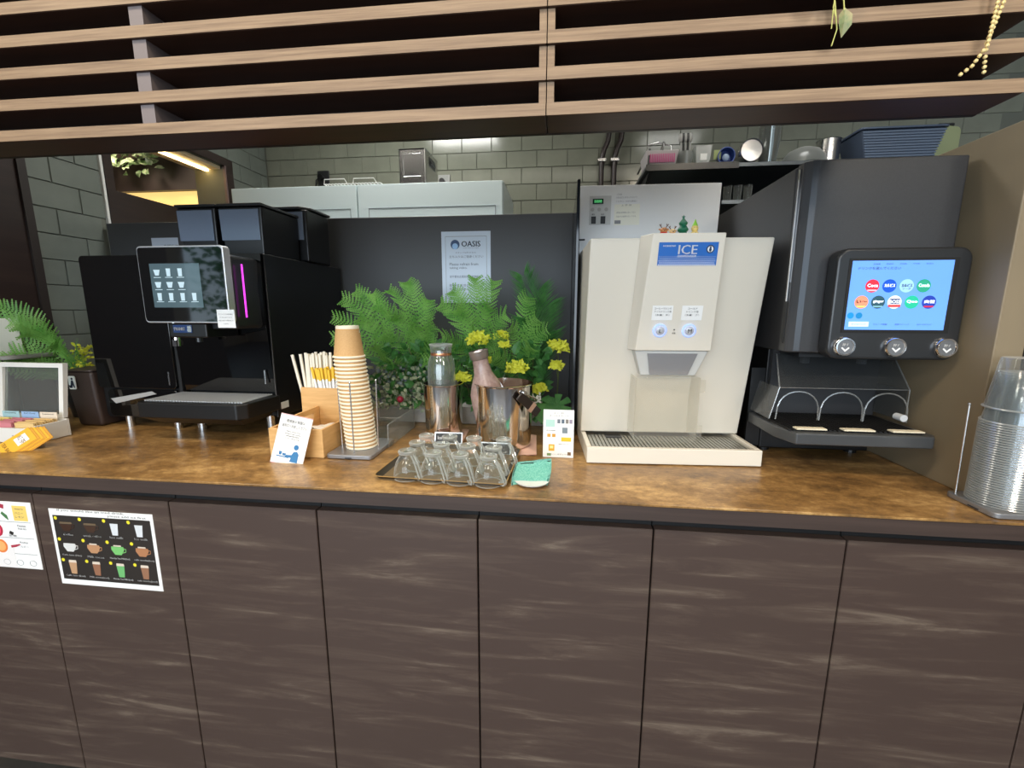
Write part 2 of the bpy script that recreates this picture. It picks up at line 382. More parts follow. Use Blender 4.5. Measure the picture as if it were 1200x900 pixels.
# slatted timber screen over the counter
ls = T('slat_screen', 'horizontal timber slat screen hanging above the whole counter', 'slat screen', (-.5, -.03, 1.5314))
for i in range(8):
    z = 1.5314 + i*.0490
    for x0, x1 in ((-2.4, .1272), (.1288, .775)):
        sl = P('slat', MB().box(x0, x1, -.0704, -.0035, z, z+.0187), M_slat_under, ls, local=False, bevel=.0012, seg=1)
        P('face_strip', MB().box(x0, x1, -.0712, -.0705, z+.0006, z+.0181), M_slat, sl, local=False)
    if i < 7:
        for a, b in ((.1165, .1272), (.1288, .1395), (-.558, -.533)):
            P('spacer_post', MB().box(a, b, -.066, -.005, z+.0187, z+.0490), M_slat if a > -.5 else mat('grey_post', (118, 108, 108), .5), ls, local=False)
P('back_board', MB().box(-2.4, .775, -.0034, .0035, 1.5314, 1.95), M_slat_dark, ls, local=False)

# ------------------------------------------------------------------ coffee machine
cm = T('coffee_machine', 'glossy black two module coffee machine with touch screen and bean hoppers', 'coffee machine', (-.94, .36, CT))
def W(n, mb, mt, par=None, **k): return P(n, mb, mt, par or cm, local=False, **k)
cool = W('milk_module', MB().prism(rrect(-1.225, -.965, .915, 1.39, .012), .352, .74, 'y'), M_black)
W('front_door', MB().prism(rrect(-1.225, -.965, 1.008, 1.392, .012), .338, .3515, 'y'), M_black_gl, cool, bevel=.002)
W('lower_panel', MB().prism(rrect(-1.2, -.965, .92, 1.004, .014), .34, .3515, 'y'), M_black_gl, cool, bevel=.002)
W('tap_slot', MB().prism([(-1.19, .975), (-1.05, 1.0), (-1.035, .992), (-1.175, .96)], .3385, .3397, 'y'), M_grey, cool)
W('door_mark', MB().box(-.988, -.984, .3373, .3379, 1.02, 1.06), M_steel, cool)
W('body', MB().box(-.953, -.662, .37, .755, .925, 1.385), M_black, bevel=.006)
W('side_panel', MB().box(-.6615, -.6545, .345, .757, .93, 1.392), mat('satin_black', (20, 20, 21), .3), bevel=.004)
W('front_panel', MB().prism([(.352, 1.005), (.340, 1.15), (.332, 1.30), (.340, 1.392), (.369, 1.392), (.369, 1.005)], -.953, -.662, 'x'), M_black_gl, smooth=True)
W('centre_groove', MB().box(-.9645, -.9535, .346, .40, .925, 1.39), M_dark)
W('door_mark', MB().box(-.684, -.68, .3395, .343, 1.03, 1.07), M_steel)
hd = W('dispensing_head', MB().prism(rrect(-.80, -.672, 1.19, 1.378, .012), .245, .345, 'y'), M_char2, bevel=.003)
W('spout_block', MB().box(-.852, -.745, .225, .335, 1.168, 1.205), M_black, hd, bevel=.004)
bd = W('badge', MB().box(-.838, -.785, .2235, .2249, 1.181, 1.201), mat('badge_blue', (30, 56, 104), .3), hd)
b_ = MB(); text(b_, 'FRANKE', (-.819, .2234, 1.191), X, Z, w=.030, h=.008, bold=.0003)
W('badge_lettering', b_, M_inkw, hd)
W('badge_frame', MB().box(-.7975, -.7865, .2228, .2234, 1.183, 1.199), M_steel, hd)
W('nozzle', MB().cyl((-.80, .26, 1.155), (-.80, .26, 1.17), .008), M_char2, hd)
W('milk_pipe', MB().cyl((-.868, .262, 1.143), (-.868, .262, 1.23), .0085).box(-.874, -.862, .252, .272, 1.143, 1.16), M_chrome)
W('light_strip', MB().box(-.6615, -.6595, .262, .266, 1.22, 1.355), mat('magenta_light', (220, 60, 220), .4, emit=1.6))
# touch screen
scr = W('screen', MB().prism(rrect(-.905, -.668, 1.206, 1.396, .010), .215, .238, 'y'), mat('silver_frame', (206, 206, 208), .3, metal=.6), bevel=.002)
W('screen_glass', MB().prism(rrect(-.901, -.672, 1.210, 1.392, .008), .2135, .2149, 'y'), M_black_gl, scr)
disp = W('display', MB().box(-.872, -.735, .2131, .2134, 1.245, 1.353), mat('dim_display', (74, 92, 98), .1, emit=.35, coat=.5), scr)
ic = MB()
for r_ in range(3):
    for c_ in range(4):
        cx, cz = -.853+c_*.032, 1.332-r_*.030
        if c_ == 3 and r_ < 2: continue
        if r_ == 0 and c_ in (1, 2) or r_ == 2:
            ic.prism([(cx-.005, cz-.010), (cx+.005, cz-.010), (cx+.006, cz+.009), (cx-.006, cz+.009)], .2126, .2129, 'y')
        else:
            ic.prism([(cx-.005, cz-.008), (cx+.005, cz-.008), (cx+.009, cz+.006), (cx-.009, cz+.006)], .2126, .2129, 'y')
        ic.box(cx-.010, cx+.010, .2126, .2129, cz-.0135, cz-.0120)
W('drink_icons', ic, mat('icon_light', (176, 196, 204), .3, emit=.5), scr)
W('screen_arm', MB().box(-.82, -.76, .238, .34, 1.27, 1.33), M_black, scr)
# drip tray
dt = W('drip_tray', MB().prism([(-.965, .345), (-.965, .222), (-.955, .205), (-.672, .205), (-.652, .225), (-.645, .345)], .955, .998, 'z'), M_black, bevel=.004)
W('tray_lower_lip', MB().hexa([(-.93,.24,.935),(-.68,.24,.935),(-.68,.345,.935),(-.93,.345,.935)], [(-.95,.21,.9548),(-.665,.21,.9548),(-.665,.345,.9548),(-.95,.345,.9548)]), M_black, dt)
g_ = MB()
for k in range(34):
    x = -.95 + k*.00845; g_.box(x, x+.0052, .222, .342, .9985, 1.001)
W('grate', g_, mat('grate_silver', (212, 216, 220), .35, metal=.45), dt)
for x, y in ((-1.154, .356), (-.991, .356), (-.912, .356), (-.70, .372), (-1.154, .70), (-.70, .70)):
    W('foot', MB().cyl((x, y, CT), (x, y, .93), .0115, 14), M_steel)
for a, b, y0, y1, z1 in ((-.932, -.812, .375, .50, 1.523), (-.802, -.672, .375, .545, 1.523)):
    z0 = 1.393
    h = W('bean_hopper', MB().hexa([(a+.006,y0+.004,z0),(b-.004,y0+.004,z0),(b-.004,y1,z0),(a+.006,y1,z0)], [(a,y0,z1),(b,y0,z1),(b,y1,z1),(a,y1,z1)]), M_black, bevel=.005)
    W('window_pane', MB().hexa([(a+.004,y0+.0001,z0+.040),(b-.010,y0+.0001,z0+.040),(b-.010,y0+.01,z0+.040),(a+.004,y0+.01,z0+.040)], [(a+.003,y0-.002,z1-.008),(b-.009,y0-.002,z1-.008),(b-.009,y0+.01,z1-.008),(a+.003,y0+.01,z1-.008)]), M_smoke, h)
    W('hopper_lid', MB().box(a-.002, b+.002, y0-.004, y1+.002, z1+.0005, z1+.008), M_char2, h, bevel=.002)
h = W('bean_hopper', MB().box(-.93, -.648, .552, .685, 1.393, 1.553), M_black, bevel=.006)
W('hopper_lid', MB().prism([(-.935, .550), (-.67, .550), (-.645, .575), (-.643, .69), (-.935, .69)], 1.5535, 1.562, 'z'), M_char2, h, bevel=.003)
W('window_pane', MB().box(-.80, -.66, .549, .5515, 1.46, 1.545), M_smoke, h)
W('rating_sticker', MB().box(-.6545, -.6539, .36, .395, .952, .972), M_white)
note = tag(P('paper_note', MB().box(-.7, -.652, .2115, .2122, 1.195, 1.240), M_paper), 'small white paper note taped to the coffee machine screen corner', 'note')
b_ = MB()
for k, (t_, w_) in enumerate((('アイスドリンクは氷を先に', .040), ('カップに入れてください', .034), ('氷を入れないで押さないで', .040), ('ください', .014))):
    text(b_, t_, (-.676, .2113, 1.2285-k*.0078), X, Z, w=w_, h=.0035)
P('lettering', b_, M_ink, note)

# ------------------------------------------------------------------ ice dispenser
ice = T('ice_dispenser', 'cream white countertop ice dispenser with blue ICE label and lit buttons', 'ice dispenser', (.224, .188, CT), math.atan2(.022, .395))
def front_y(z): return .138 - .092*(z/.515)     # body face leans forward towards the top (local)
def L(n, mb, mt, par=None, **k): return P(n, mb, mt, par or ice, **k)
L('base_tray', MB().box(0, .398, 0, .012, .002, .040).box(0, .012, .012, .36, .002, .040).box(.386, .398, .012, .36, .002, .040).box(.012, .386, .012, .36, .002, .020), M_cream2, bevel=.002)
g_ = MB()
for k in range(40):
    x = .016 + k*.0093; g_.box(x, x+.0062, .016, .13, .030, .034)
L('tray_grille', g_.box(.014, .384, .07, .076, .027, .0299), mat('grille_grey', (166, 166, 160), .35, metal=.5))
L('body', MB().hexa([(-.002,front_y(.036),.041),(.40,front_y(.036),.041),(.40,.37,.041),(-.002,.37,.041)], [(-.002,front_y(.515),.515),(.402,front_y(.515),.515),(.402,.37,.515),(-.002,.37,.515)]), M_cream, bevel=.004)
def py(z): return front_y(z)-.036
zb, zt_ = .262, .519
L('front_cover', MB().hexa([(.100,front_y(zb)-.001,zb),(.100+.012,py(zb),zb),(.286,py(zb),zb),(.298,front_y(zb)-.001,zb)],
      [(.108,front_y(zt_)-.001,zt_),(.128,py(zt_),zt_),(.281,py(zt_),zt_),(.290,front_y(zt_)-.001,zt_)]), M_cream2, bevel=.002)
# plane frame of the leaning cover face
ax = Vector((0, py(zt_)-py(zb), zt_-zb)).normalized()
def on_face(x, z, d=0): return Vector((x, py(z)-d, z))
lb = L('brand_label', MB().add([on_face(.142,.452,.0008),on_face(.268,.452,.0008),on_face(.268,.500,.0008),on_face(.142,.500,.0008)],[(0,1,2,3)]).add([on_face(.142,.452,.0001),on_face(.268,.452,.0001),on_face(.268,.500,.0001),on_face(.142,.500,.0001)],[(0,3,2,1)]), mat('label_blue', (32, 104, 190), .35))
b_ = MB()
for r_ in range(5):
    n_ = 30; q = .0042*(.26+.085*r_)
    for k in range(n_):
        xx = .145 + (k+.5*(r_ % 2))*.0041; zz = .4705-r_*.0042
        if xx > .265: continue
        o = on_face(xx, zz, .0011); b_.add([o-X*q*.7, o-ax*q*.7, o+X*q*.7, o+ax*q*.7], [(0, 1, 2, 3)])
L('halftone_print', b_, M_inkw, lb)
b_ = MB(); text(b_, 'ICE', on_face(.204, .485, .0012), X, ax, w=.040, h=.019, bold=.0004); text(b_, 'DISPENSER', on_face(.204, .4715, .0014), X, ax, w=.040, h=.0048, bold=.0002)
text(b_, 'HOSHIZAKI', on_face(.164, .4925, .0012), X, ax, w=.026, h=.0032, bold=.0002)
L('lettering', b_, M_inkw, lb)
b_ = MB(); disc(b_, on_face(.2515, .486), X, ax, .0085, .0012); L('emblem', b_, mat('emblem_navy', (16, 40, 76), .4), lb)
b_ = MB(); disc(b_, on_face(.2515, .486), X, ax, .0062, .0014); L('emblem', b_, M_inkw, lb)
b_ = MB(); disc(b_, on_face(.2515, .4845), X, ax, .0028, .0016, ry=.004); disc(b_, on_face(.2515, .4895), X, ax, .0022, .0016); L('emblem', b_, mat('emblem_navy', (16, 40, 76), .4), lb)
for x0, lines in ((.142, ('コーヒーマシンの', 'アイスドリンク用', '（氷量：多）', '')), (.208, ('コールド', 'ドリンク用', '（氷量：少）', ''))):
    pl = L('paper_label', MB().add([on_face(x0, .333, .0012), on_face(x0+.046, .333, .0012), on_face(x0+.046, .366, .0012), on_face(x0, .366, .0012)], [(0, 1, 2, 3)]).add([on_face(x0, .333, .0001), on_face(x0+.046, .333, .0001), on_face(x0+.046, .366, .0001), on_face(x0, .366, .0001)], [(0, 3, 2, 1)]), M_paper)
    b_ = MB()
    for k, t_ in enumerate(lines):
        if t_: text(b_, t_, on_face(x0+.023, .3595-k*.0072, .0018), X, ax, w=min(.038, .0052*len(t_)), h=.0044)
    L('lettering', b_, M_ink, pl)
for x0, s_ in ((.163, 'L'), (.229, 'M')):
    c_ = on_face(x0, .310); q = ax.cross(X)  # outward direction
    q = X.cross(ax); Mq = Matrix((X, ax, q)).transposed()
    bt = L('button', MB().lathe([(.0155, 0), (.0155, .004), (.0135, .006), (.0135, .0045)], c_, 28, M=Mq), mat('lit_ring', (150, 176, 255), .3, emit=.9), smooth=True)
    L('button_cap', MB().lathe([(.0095, .002), (.0095, .0065), (.008, .0075)], c_, 24, cap1=True, M=Mq), mat('cap_silver', (196, 198, 206), .35, metal=.2), bt, smooth=True)
    L('button_ring', MB().lathe([(.0135, .003), (.0095, .003)], c_, 24, M=Mq), M_white, bt)
    b_ = MB(); text(b_, s_, c_+q*.0078, X, ax, h=.009); L('letter', b_, M_ink, bt)
b_ = MB(); text(b_, '残量', on_face(.196, .3035), X, ax, w=.008, h=.004, d=.0008); disc(b_, on_face(.196, .3115), X, ax, .0016, .0008)
L('lettering', b_, M_ink)
# spout and clear guard
L('chute', MB().hexa([(.132,.075,.200),(.262,.075,.200),(.262,.118,.200),(.132,.118,.200)], [(.112,.062,.2615),(.284,.062,.2615),(.284,.112,.2615),(.112,.112,.2615)]), mat('chute_grey', (196, 196, 192), .35), bevel=.003)
L('chute_lip', MB().hexa([(.152,.070,.203),(.242,.070,.203),(.242,.0749,.203),(.152,.0749,.203)], [(.142,.058,.255),(.258,.058,.255),(.258,.0625,.255),(.142,.0625,.255)]), mat('chute_steel', (190, 192, 196), .25, metal=.7))
L('clear_guard', MB().box(.115, .265, .045, .0475, .042, .20).box(.115, .1175, .0475, .112, .05, .20).box(.2625, .265, .0475, .112, .05, .20).box(.265, .276, .044, .0465, .165, .195).box(.265, .276, .044, .0465, .055, .085), clear('guard_clear', (252, 251, 248), .10, .6, .12, .3, .7), bevel=.001)
L('vent_plate', MB().box(.06, .10, .1, .13, .0345, .036), M_char2)

# the white ice maker behind it
im = T('ice_maker', 'tall white ice maker with small control panel behind the ice dispenser', 'ice maker', (.4, .62, CT))
def I(n, mb, mt, par=None, **k): return P(n, mb, mt, par or im, local=False, **k)
I('base_cabinet', MB().box(.235, .575, .66, 1.05, CT, 1.40), M_char2)
I('head_body', MB().hexa([(.215,.665,1.37),(.61,.665,1.37),(.61,1.05,1.37),(.215,1.05,1.37)], [(.212,.625,1.602),(.615,.625,1.602),(.615,1.05,1.602),(.212,1.05,1.602)]), M_white)
I('front_panel', MB().prism([(.207,1.372),(.222,1.386),(.611,1.39),(.615,1.608),(.207,1.611)], .60, .6245, 'y'), mat('panel_white', (222, 224, 226), .3), bevel=.002)
cp = I('control_panel', MB().box(.236, .300, .5985, .5999, 1.497, 1.580), mat('panel_grey', (188, 190, 190), .4))
I('lcd', MB().box(.245, .277, .5978, .5984, 1.557, 1.572), mat('lcd_dark', (30, 56, 46), .2), cp)
b_ = MB(); text(b_, '8888', (.261, .5976, 1.5645), X, Z, w=.022, h=.008); I('digits', b_, mat('lcd_green', (90, 200, 120), .3, emit=.8), cp)
b_ = MB()
for x in (.245, .265, .286): disc(b_, (x, .598, 1.541), X, Z, .0055)
I('push_buttons', b_, M_grey, cp)
for x in (.248, .276):
    I('rocker_switch', MB().box(x-.006, x+.008, .595, .5984, 1.500, 1.521), M_black, cp)
b_ = MB(); text(b_, '運転', (.248, .5978, 1.527), X, Z, h=.005); text(b_, '製氷', (.276, .5978, 1.527), X, Z, h=.005); I('lettering', b_, M_ink, cp)
b_ = MB()
text(b_, 'ご注意', (.323, .5998, 1.583), X, Z, h=.005)
for k, t_ in enumerate(('氷取出口に手を入れないで', 'ください。けがの原因に', '上 手 袋')): text(b_, t_, (.345, .5998, 1.574-k*.011), X, Z, w=.062 if k < 2 else .03, h=.005)
for k, t_ in enumerate(('清掃は説明書に従って行い', '水抜きは電源を切ってから')): text(b_, t_, (.345, .5998, 1.531-k*.011), X, Z, w=.058, h=.0045)
b_.box(.312, .330, .5990, .5995, 1.499, 1.509)
I('printed_notice', b_, M_inkg)
I('notice_panel', MB().box(.310, .385, .5996, .5999, 1.495, 1.555), mat('notice_pale', (228, 228, 216), .5))
I('door_latch', MB().box(.200, .225, .594, .5999, 1.452, 1.456), M_ink)

# ------------------------------------------------------------------ figurines on the ice dispenser
zf_ = CT + .515 + .0008
t = T('toy_tree', 'small green toy fir tree standing on the ice dispenser', 'figurine', (.427, .265, zf_), group='christmas figurines')
P('cone_tiers', MB().lathe([(.004, 0), (.0125, .002), (.0135, .006), (.008, .014), (.0115, .017), (.012, .020), (.0065, .028), (.009, .031), (.0095, .034), (.0015, .044)], (0, 0, 0), 16, True, True), mat('toy_green', (24, 108, 78), .4), t, smooth=True)
s_ = MB(); s_.prism([(.0045*(1 if k % 2 == 0 else .45)*math.sin(PI*k/5), .0465+.0045*(1 if k % 2 == 0 else .45)*math.cos(PI*k/5)) for k in range(10)], -.001, .001, 'y'); P('star', s_, mat('toy_green', (24, 108, 78), .4), t)
t = T('toy_snowman', 'small cream snowman figurine with a pointed green hat', 'figurine', (.452, .262, zf_), group='christmas figurines')
P('body', MB().ball((0, 0, .008), .0095, (1, 1, .85)).ball((0, 0, .021), .0078), mat('toy_cream', (246, 214, 130), .5), t, smooth=True)
P('hat', MB().lathe([(.0065, .0265), (.003, .034), (.0006, .041)], (0, 0, 0), 12, True, True), mat('toy_lime', (150, 206, 70), .5), t, smooth=True)
P('eyes', MB().ball((-.0025, -.0075, .0225), .0008).ball((.0025, -.0075, .0225), .0008).ball((0, -.0095, .010), .001), M_ink, t)
for x, lab, c_ in ((.384, 'brown reindeer figurine with a red scarf, leftmost on the ice dispenser', (196, 130, 78)), (.403, 'pale reindeer figurine with a red bow, beside the toy tree', (240, 200, 140))):
    t = T('toy_reindeer', lab, 'figurine', (x, .26, zf_), group='christmas figurines'); k = 1 if x < .39 else .85
    mt_ = mat('toy_fur_%d' % c_[0], c_, .5)
    P('body', MB().ball((0, 0, .007*k), .0085*k, (1, 1, .9)).ball((0, -.002, .0175*k), .0078*k, (1.1, .9, .85)), mt_, t, smooth=True)
    P('antlers', MB().tube([(-.003*k, 0, .022*k), (-.007*k, 0, .027*k), (-.010*k, 0, .031*k)], .0009).tube([(.003*k, 0, .022*k), (.007*k, 0, .027*k), (.010*k, 0, .031*k)], .0009).tube([(-.007*k, 0, .027*k), (-.006*k, 0, .032*k)], .0008).tube([(.007*k, 0, .027*k), (.006*k, 0, .032*k)], .0008), mat('antler', (96, 58, 34), .6), t)
    P('scarf', MB().lathe([(.0074*k, .0105*k), (.0088*k, .012*k), (.0074*k, .0135*k)], (0, 0, 0), 14).box(-.002, .002, -.0105*k, -.008*k, .002, .012*k), mat('toy_red', (206, 36, 30), .5), t)
    P('face', MB().ball((-.003*k, -.009*k, .019*k), .0009).ball((.003*k, -.009*k, .019*k), .0009).ball((0, -.0102*k, .0165*k), .0013), M_ink, t)
    P('ears', MB().ball((-.0085*k, 0, .020*k), .0025*k, (1.3, .6, .7)).ball((.0085*k, 0, .020*k), .0025*k, (1.3, .6, .7)), mt_, t, smooth=True)
#@@NEXT
# ------------------------------------------------------------------ soda dispenser
sd = T('drink_dispenser', 'tall charcoal soft drink dispenser with blue touch screen and three chrome buttons', 'drink dispenser', (.79, .4, CT))
def D(n, mb, mt, par=None, **k): return P(n, mb, mt, par or sd, local=False, **k)
D('lower_body', MB().box(.668, .925, .335, .72, .895, 1.149), M_black, bevel=.003)
D('upper_body', MB().hexa([(.652,.235,1.150),(.93,.235,1.150),(.93,.72,1.150),(.652,.72,1.150)], [(.640,.235,1.535),(.93,.235,1.535),(.93,.72,1.535),(.640,.72,1.535)]), M_char, bevel=.004)
fd = D('front_door', MB().prism([(.642,.234),(.640,.205),(.652,.194),(.932,.194),(.936,.200),(.936,.234)], 1.152, 1.537, 'z'), M_char, bevel=.003)
D('corner_trim', MB().prism([(.6405,.205),(.652,.1925),(.664,.1925),(.664,.1935),(.652,.1939),(.641,.206)], 1.155, 1.535, 'z'), mat('trim_sheen', (96, 98, 102), .25, metal=.6), fd)
D('chrome_line', MB().box(.6375, .6398, .212, .216, 1.26, 1.525), M_chrome, fd)
D('hinge_cap', MB().cyl((.646, .215, 1.170), (.646, .215, 1.30), .008), M_char2, fd)
pn = D('control_panel', MB().prism(rrect(.700, .943, 1.142, 1.362, .024, 6), .160, .1935, 'y'), M_char2, bevel=.006, seg=3)
D('screen_bezel', MB().box(.722, .9185, .1592, .1599, 1.196, 1.342), M_dark, pn)
sc_ = D('screen', MB().box(.7275, .909, .1586, .1591, 1.2025, 1.337), M_lcd, pn)
yy = .1583
def DD(cx, cz, r, col, nm='menu_disc'):
    b = MB(); disc(b, (cx, yy, cz), X, Z, r, 0); return D(nm, b, mat('disc_%d_%d_%d' % col, col, .3, emit=.55), sc_)
row1 = ((.7685, (214, 40, 60), 'Coca'), (.7995, (16, 78, 190), 'カルピス'), (.8305, (150, 200, 244), 'カルピス'), (.861, (40, 150, 120), 'Canada'))
row2 = ((.7525, (236, 140, 110), 'い～'), (.783, (40, 78, 92), 'ginger'), (.813, (236, 236, 240), 'BOSS'), (.844, (34, 176, 140), 'Qoo'), (.875, (36, 60, 160), '爽健'))
wt_ = MB(); bt_ = MB(); acc = MB()
for row, cz in ((row1, 1.2885), (row2, 1.257)):
    for cx, col, s_ in row:
        DD(cx, cz, .0128, col)
        dark = col in ((150, 200, 244),)
        tgt = bt_ if (dark or s_ in ('い～',)) else wt_
        if s_ == 'BOSS':
            bb = MB().box(cx-.009, cx+.009, .1574, .1579, cz-.0035, cz+.0065); D('menu_disc', bb, mat('disc_navy', (24, 50, 96), .3, emit=.5), sc_)
            bb = MB().box(cx-.011, cx+.011, .1574, .1579, cz-.0095, cz-.0050); D('menu_disc', bb, mat('disc_redtag', (210, 60, 60), .3, emit=.5), sc_)
        if s_ in ('ginger', '爽健', 'Coca', 'い～'):
            cc = {'ginger': (120, 170, 180), '爽健': (200, 40, 70), 'Coca': (240, 180, 190), 'い～': (240, 200, 110)}[s_]
            bb = MB().box(cx-.0085, cx+.0085, .1576, .1579, cz-.0100, cz-.0070); D('menu_disc', bb, mat('disc_band_%d' % cc[1], cc, .3, emit=.5), sc_)
        text(tgt, s_, (cx, .1572, cz+.001), X, Z, w=.019, h=.0062, d=0, bold=.0002)
        if dark: text(tgt, 'ソーダ', (cx, .1572, cz-.0055), X, Z, w=.015, h=.0045, d=0)
DD(.7358, 1.2305, .0062, (16, 130, 200)); DD(.7515, 1.2305, .0062, (16, 120, 180))
text(bt_, 'ドリンクを選んでください', (.739, .1572, 1.3225), X, Z, w=.076, h=.0052, d=0, align='l')
for k, t_ in enumerate(('日本語', 'English', '中文(简)', '中文(繁)', '한국어')): text(bt_, t_, (.771+k*.0235, .1572, 1.3305), X, Z, w=.012, h=.003, d=0)
for k, t_ in enumerate(('すべてのドリンク', 'フルーツ炭酸', '無果汁ドリンク', 'カロリーゼロドリンク')): text(bt_, t_, (.752+k*.040, .1572, 1.2135), X, Z, w=.026, h=.003, d=0)
D('screen_lettering', wt_, mat('screen_white', (240, 244, 250), .3, emit=.6), sc_)
D('screen_lettering', bt_, mat('screen_ink', (60, 60, 90), .3), sc_)
D('screen_tab', MB().box(.734, .771, .1578, .1582, 1.2085, 1.2185), mat('screen_tab', (190, 216, 244), .3, emit=.6), sc_)
Mq = Matrix((X, Z, -Y)).transposed()
for cx in (.7305, .8245, .9165):
    bt = D('dispense_button', MB().lathe([(.0205, 0), (.0205, .006), (.018, .0095), (.0155, .0095), (.0145, .0075)], (cx, .1605, 1.168), 32, M=Mq), M_chrome, smooth=True)
    D('button_face', MB().lathe([(.0146, .0072), (.0146, .0078)], (cx, .1605, 1.168), 32, True, True, M=Mq), mat('button_grey', (128, 130, 134), .3, metal=.5), bt)
    b = MB(); text(b, '押す', (cx, .1522, 1.1725), X, Z, w=.012, h=.0055, d=0, bold=.0003)
    b.prism([(cx-.008, 1.1655), (cx-.006, 1.1675), (cx, 1.1620), (cx+.006, 1.1675), (cx+.008, 1.1655), (cx, 1.1580)], .1520, .1526, 'y')
    D('button_sign', b, M_inkw, bt)
# splash guard and tray
D('nozzle_plate', MB().box(.69, .91, .24, .32, 1.138, 1.1495), M_char2)
for cx in (.735, .86): D('nozzle', MB().cyl((cx, .30, 1.118), (cx, .30, 1.1379), .010, 16), M_grey)
D('backsplash', MB().box(.675, .918, .325, .3345, .99, 1.148), M_char)
gd = D('splash_guard', MB().hexa([(.648,.225,1.07),(.915,.225,1.07),(.915,.2265,1.07),(.648,.2265,1.07)], [(.665,.29,1.14),(.918,.29,1.14),(.918,.2915,1.14),(.665,.2915,1.14)])
      .hexa([(.632,.225,.998),(.648,.225,1.07),(.648,.32,1.07),(.632,.32,.998)], [(.634,.225,.998),(.650,.225,1.07),(.650,.32,1.07),(.634,.32,.998)]).box(.914, .9155, .227, .32, 1.0, 1.07), clear('tinted_acrylic', (190, 194, 198), .08, .5, .08, .3))
b = MB()
def arch(cx, w, y, z0, z1):
    pts = []
    for k in range(13):
        a = PI*k/12; pts.append((cx-w*math.cos(a), y, z0+(z1-z0)*math.sin(a)**.6))
    return pts
for cx in (.6905, .782, .873): b.tube(arch(cx, .0445, .222, .998, 1.062), .0016, 6)
D('guard_edge', b.tube([(.633, .224, .998), (.649, .224, 1.07), (.666, .289, 1.14)], .0012, 6).tube([(.916, .224, .998), (.916, .224, 1.07), (.919, .289, 1.14)], .0012, 6).tube([(.649, .224, 1.07), (.916, .224, 1.07)], .0009, 6), clear('edge_acrylic', (225, 228, 230), .35, .9, .2, .4), gd)
D('plastic_knob', MB().cyl((.895, .200, 1.012), (.895, .222, 1.012), .0075, 16), mat('clear_knob', (206, 210, 214), .2), gd)
dt = D('drip_tray', MB().prism([(.634, .334), (.634, .200), (.652, .142), (.915, .142), (.928, .160), (.928, .334)], .962, .988, 'z'), mat('tray_charcoal', (70, 72, 74), .3), bevel=.004)
g_ = MB()
for k in range(30): g_.box(.645+k*.0089, .6502+k*.0089, .160, .318, .9884, .9915)
D('grate', g_.box(.640, .908, .235, .24, .9884, .9892), M_dark, dt)
D('side_flange', MB().box(.634, .667, .336, .345, .90, 1.10), M_black)
for cx in (.6885, .782, .8755): D('cup_rest', MB().box(cx-.03, cx+.030, .1555, .172, .9917, .9945), mat('rest_cream', (236, 224, 196), .5), dt)
for x, y in ((.69, .36), (.90, .36), (.69, .69), (.90, .69)): D('foot', MB().cyl((x, y, CT), (x, y, .8949), .014, 14), M_black)

# ------------------------------------------------------------------ paper cups
def stand(name, label, cx, cy, w, d, post_h, posts, z=CT, mt=None):
    t = T(name, label, 'cup rack', (cx, cy, z))
    P('base_plate', MB().prism(rrect(-w/2, w/2, -d/2, d/2, .010), .0008, .011, 'z'), mt or mat('brushed_steel', (150, 150, 152), .35, metal=.6), t, bevel=.002)
    for x, y in posts:
        p = P('post', MB().tube([(x, y, .011), (x*1.05, y*1.05, post_h)], .0017, 8), M_steel, t, smooth=True)
        P('post_cap', MB().ball((x*1.05, y*1.05, post_h), .0024), M_steel, p)
    return t
rk = stand('cup_rack', 'low steel wire rack holding the tall stack of kraft paper cups', -.343, .222, .116, .148, .185, ((-.047, -.012), (.049, -.012), (.006, -.055), (.0, .055)))
P('slot_mark', MB().box(-.008, .008, -.0755, -.0735, .003, .005), M_ink, rk)
def paper_cup():
    t = T('paper_cup', 'kraft paper cup nested upside down in the tall stack', 'paper cup', (-.343, .222, CT+.0115), group='kraft paper cups in the steel wire rack')
    P('cup_body', MB().lathe([(.0362, .002), (.0268, .0765), (.0258, .0765), (.0352, .002)], n=28), M_kraft, t, smooth=True)
    P('rim', MB().lathe([(.0355, .001), (.0380, 0), (.0392, .0022), (.0380, .0046), (.0360, .0050)], n=28), M_cuprim, t, smooth=True)
    P('cup_base', MB().lathe([(.0278, .0700), (.0268, .0772), (.0257, .0772), (.0250, .0745)], n=28, cap1=True), M_cuprim, t, smooth=True)
    return t
cup0 = paper_cup(); N = 25
def ordi(k): return {1: 'topmost', 2: 'second from the top', 3: 'third from the top'}.get(k, '%dth from the top' % k if k % 10 not in (1, 2, 3) or 10 < k < 20 else '%d%s from the top' % (k, {1: 'st', 2: 'nd', 3: 'rd'}[k % 10]))
for k in range(1, N):
    q = N-k
    l = 'topmost kraft paper cup showing its whole side and white base' if q == 1 else 'kraft paper cup in the tall upside down stack, ' + ordi(q)
    dup(cup0, (-.343 - .00085*k + rnd.uniform(-.0004, .0004), .222 + rnd.uniform(-.0004, .0004), CT+.0115+k*.0095), rnd.uniform(0, 6), l)
cup0['label'] = 'kraft paper cup at the very bottom of the tall upside down stack'

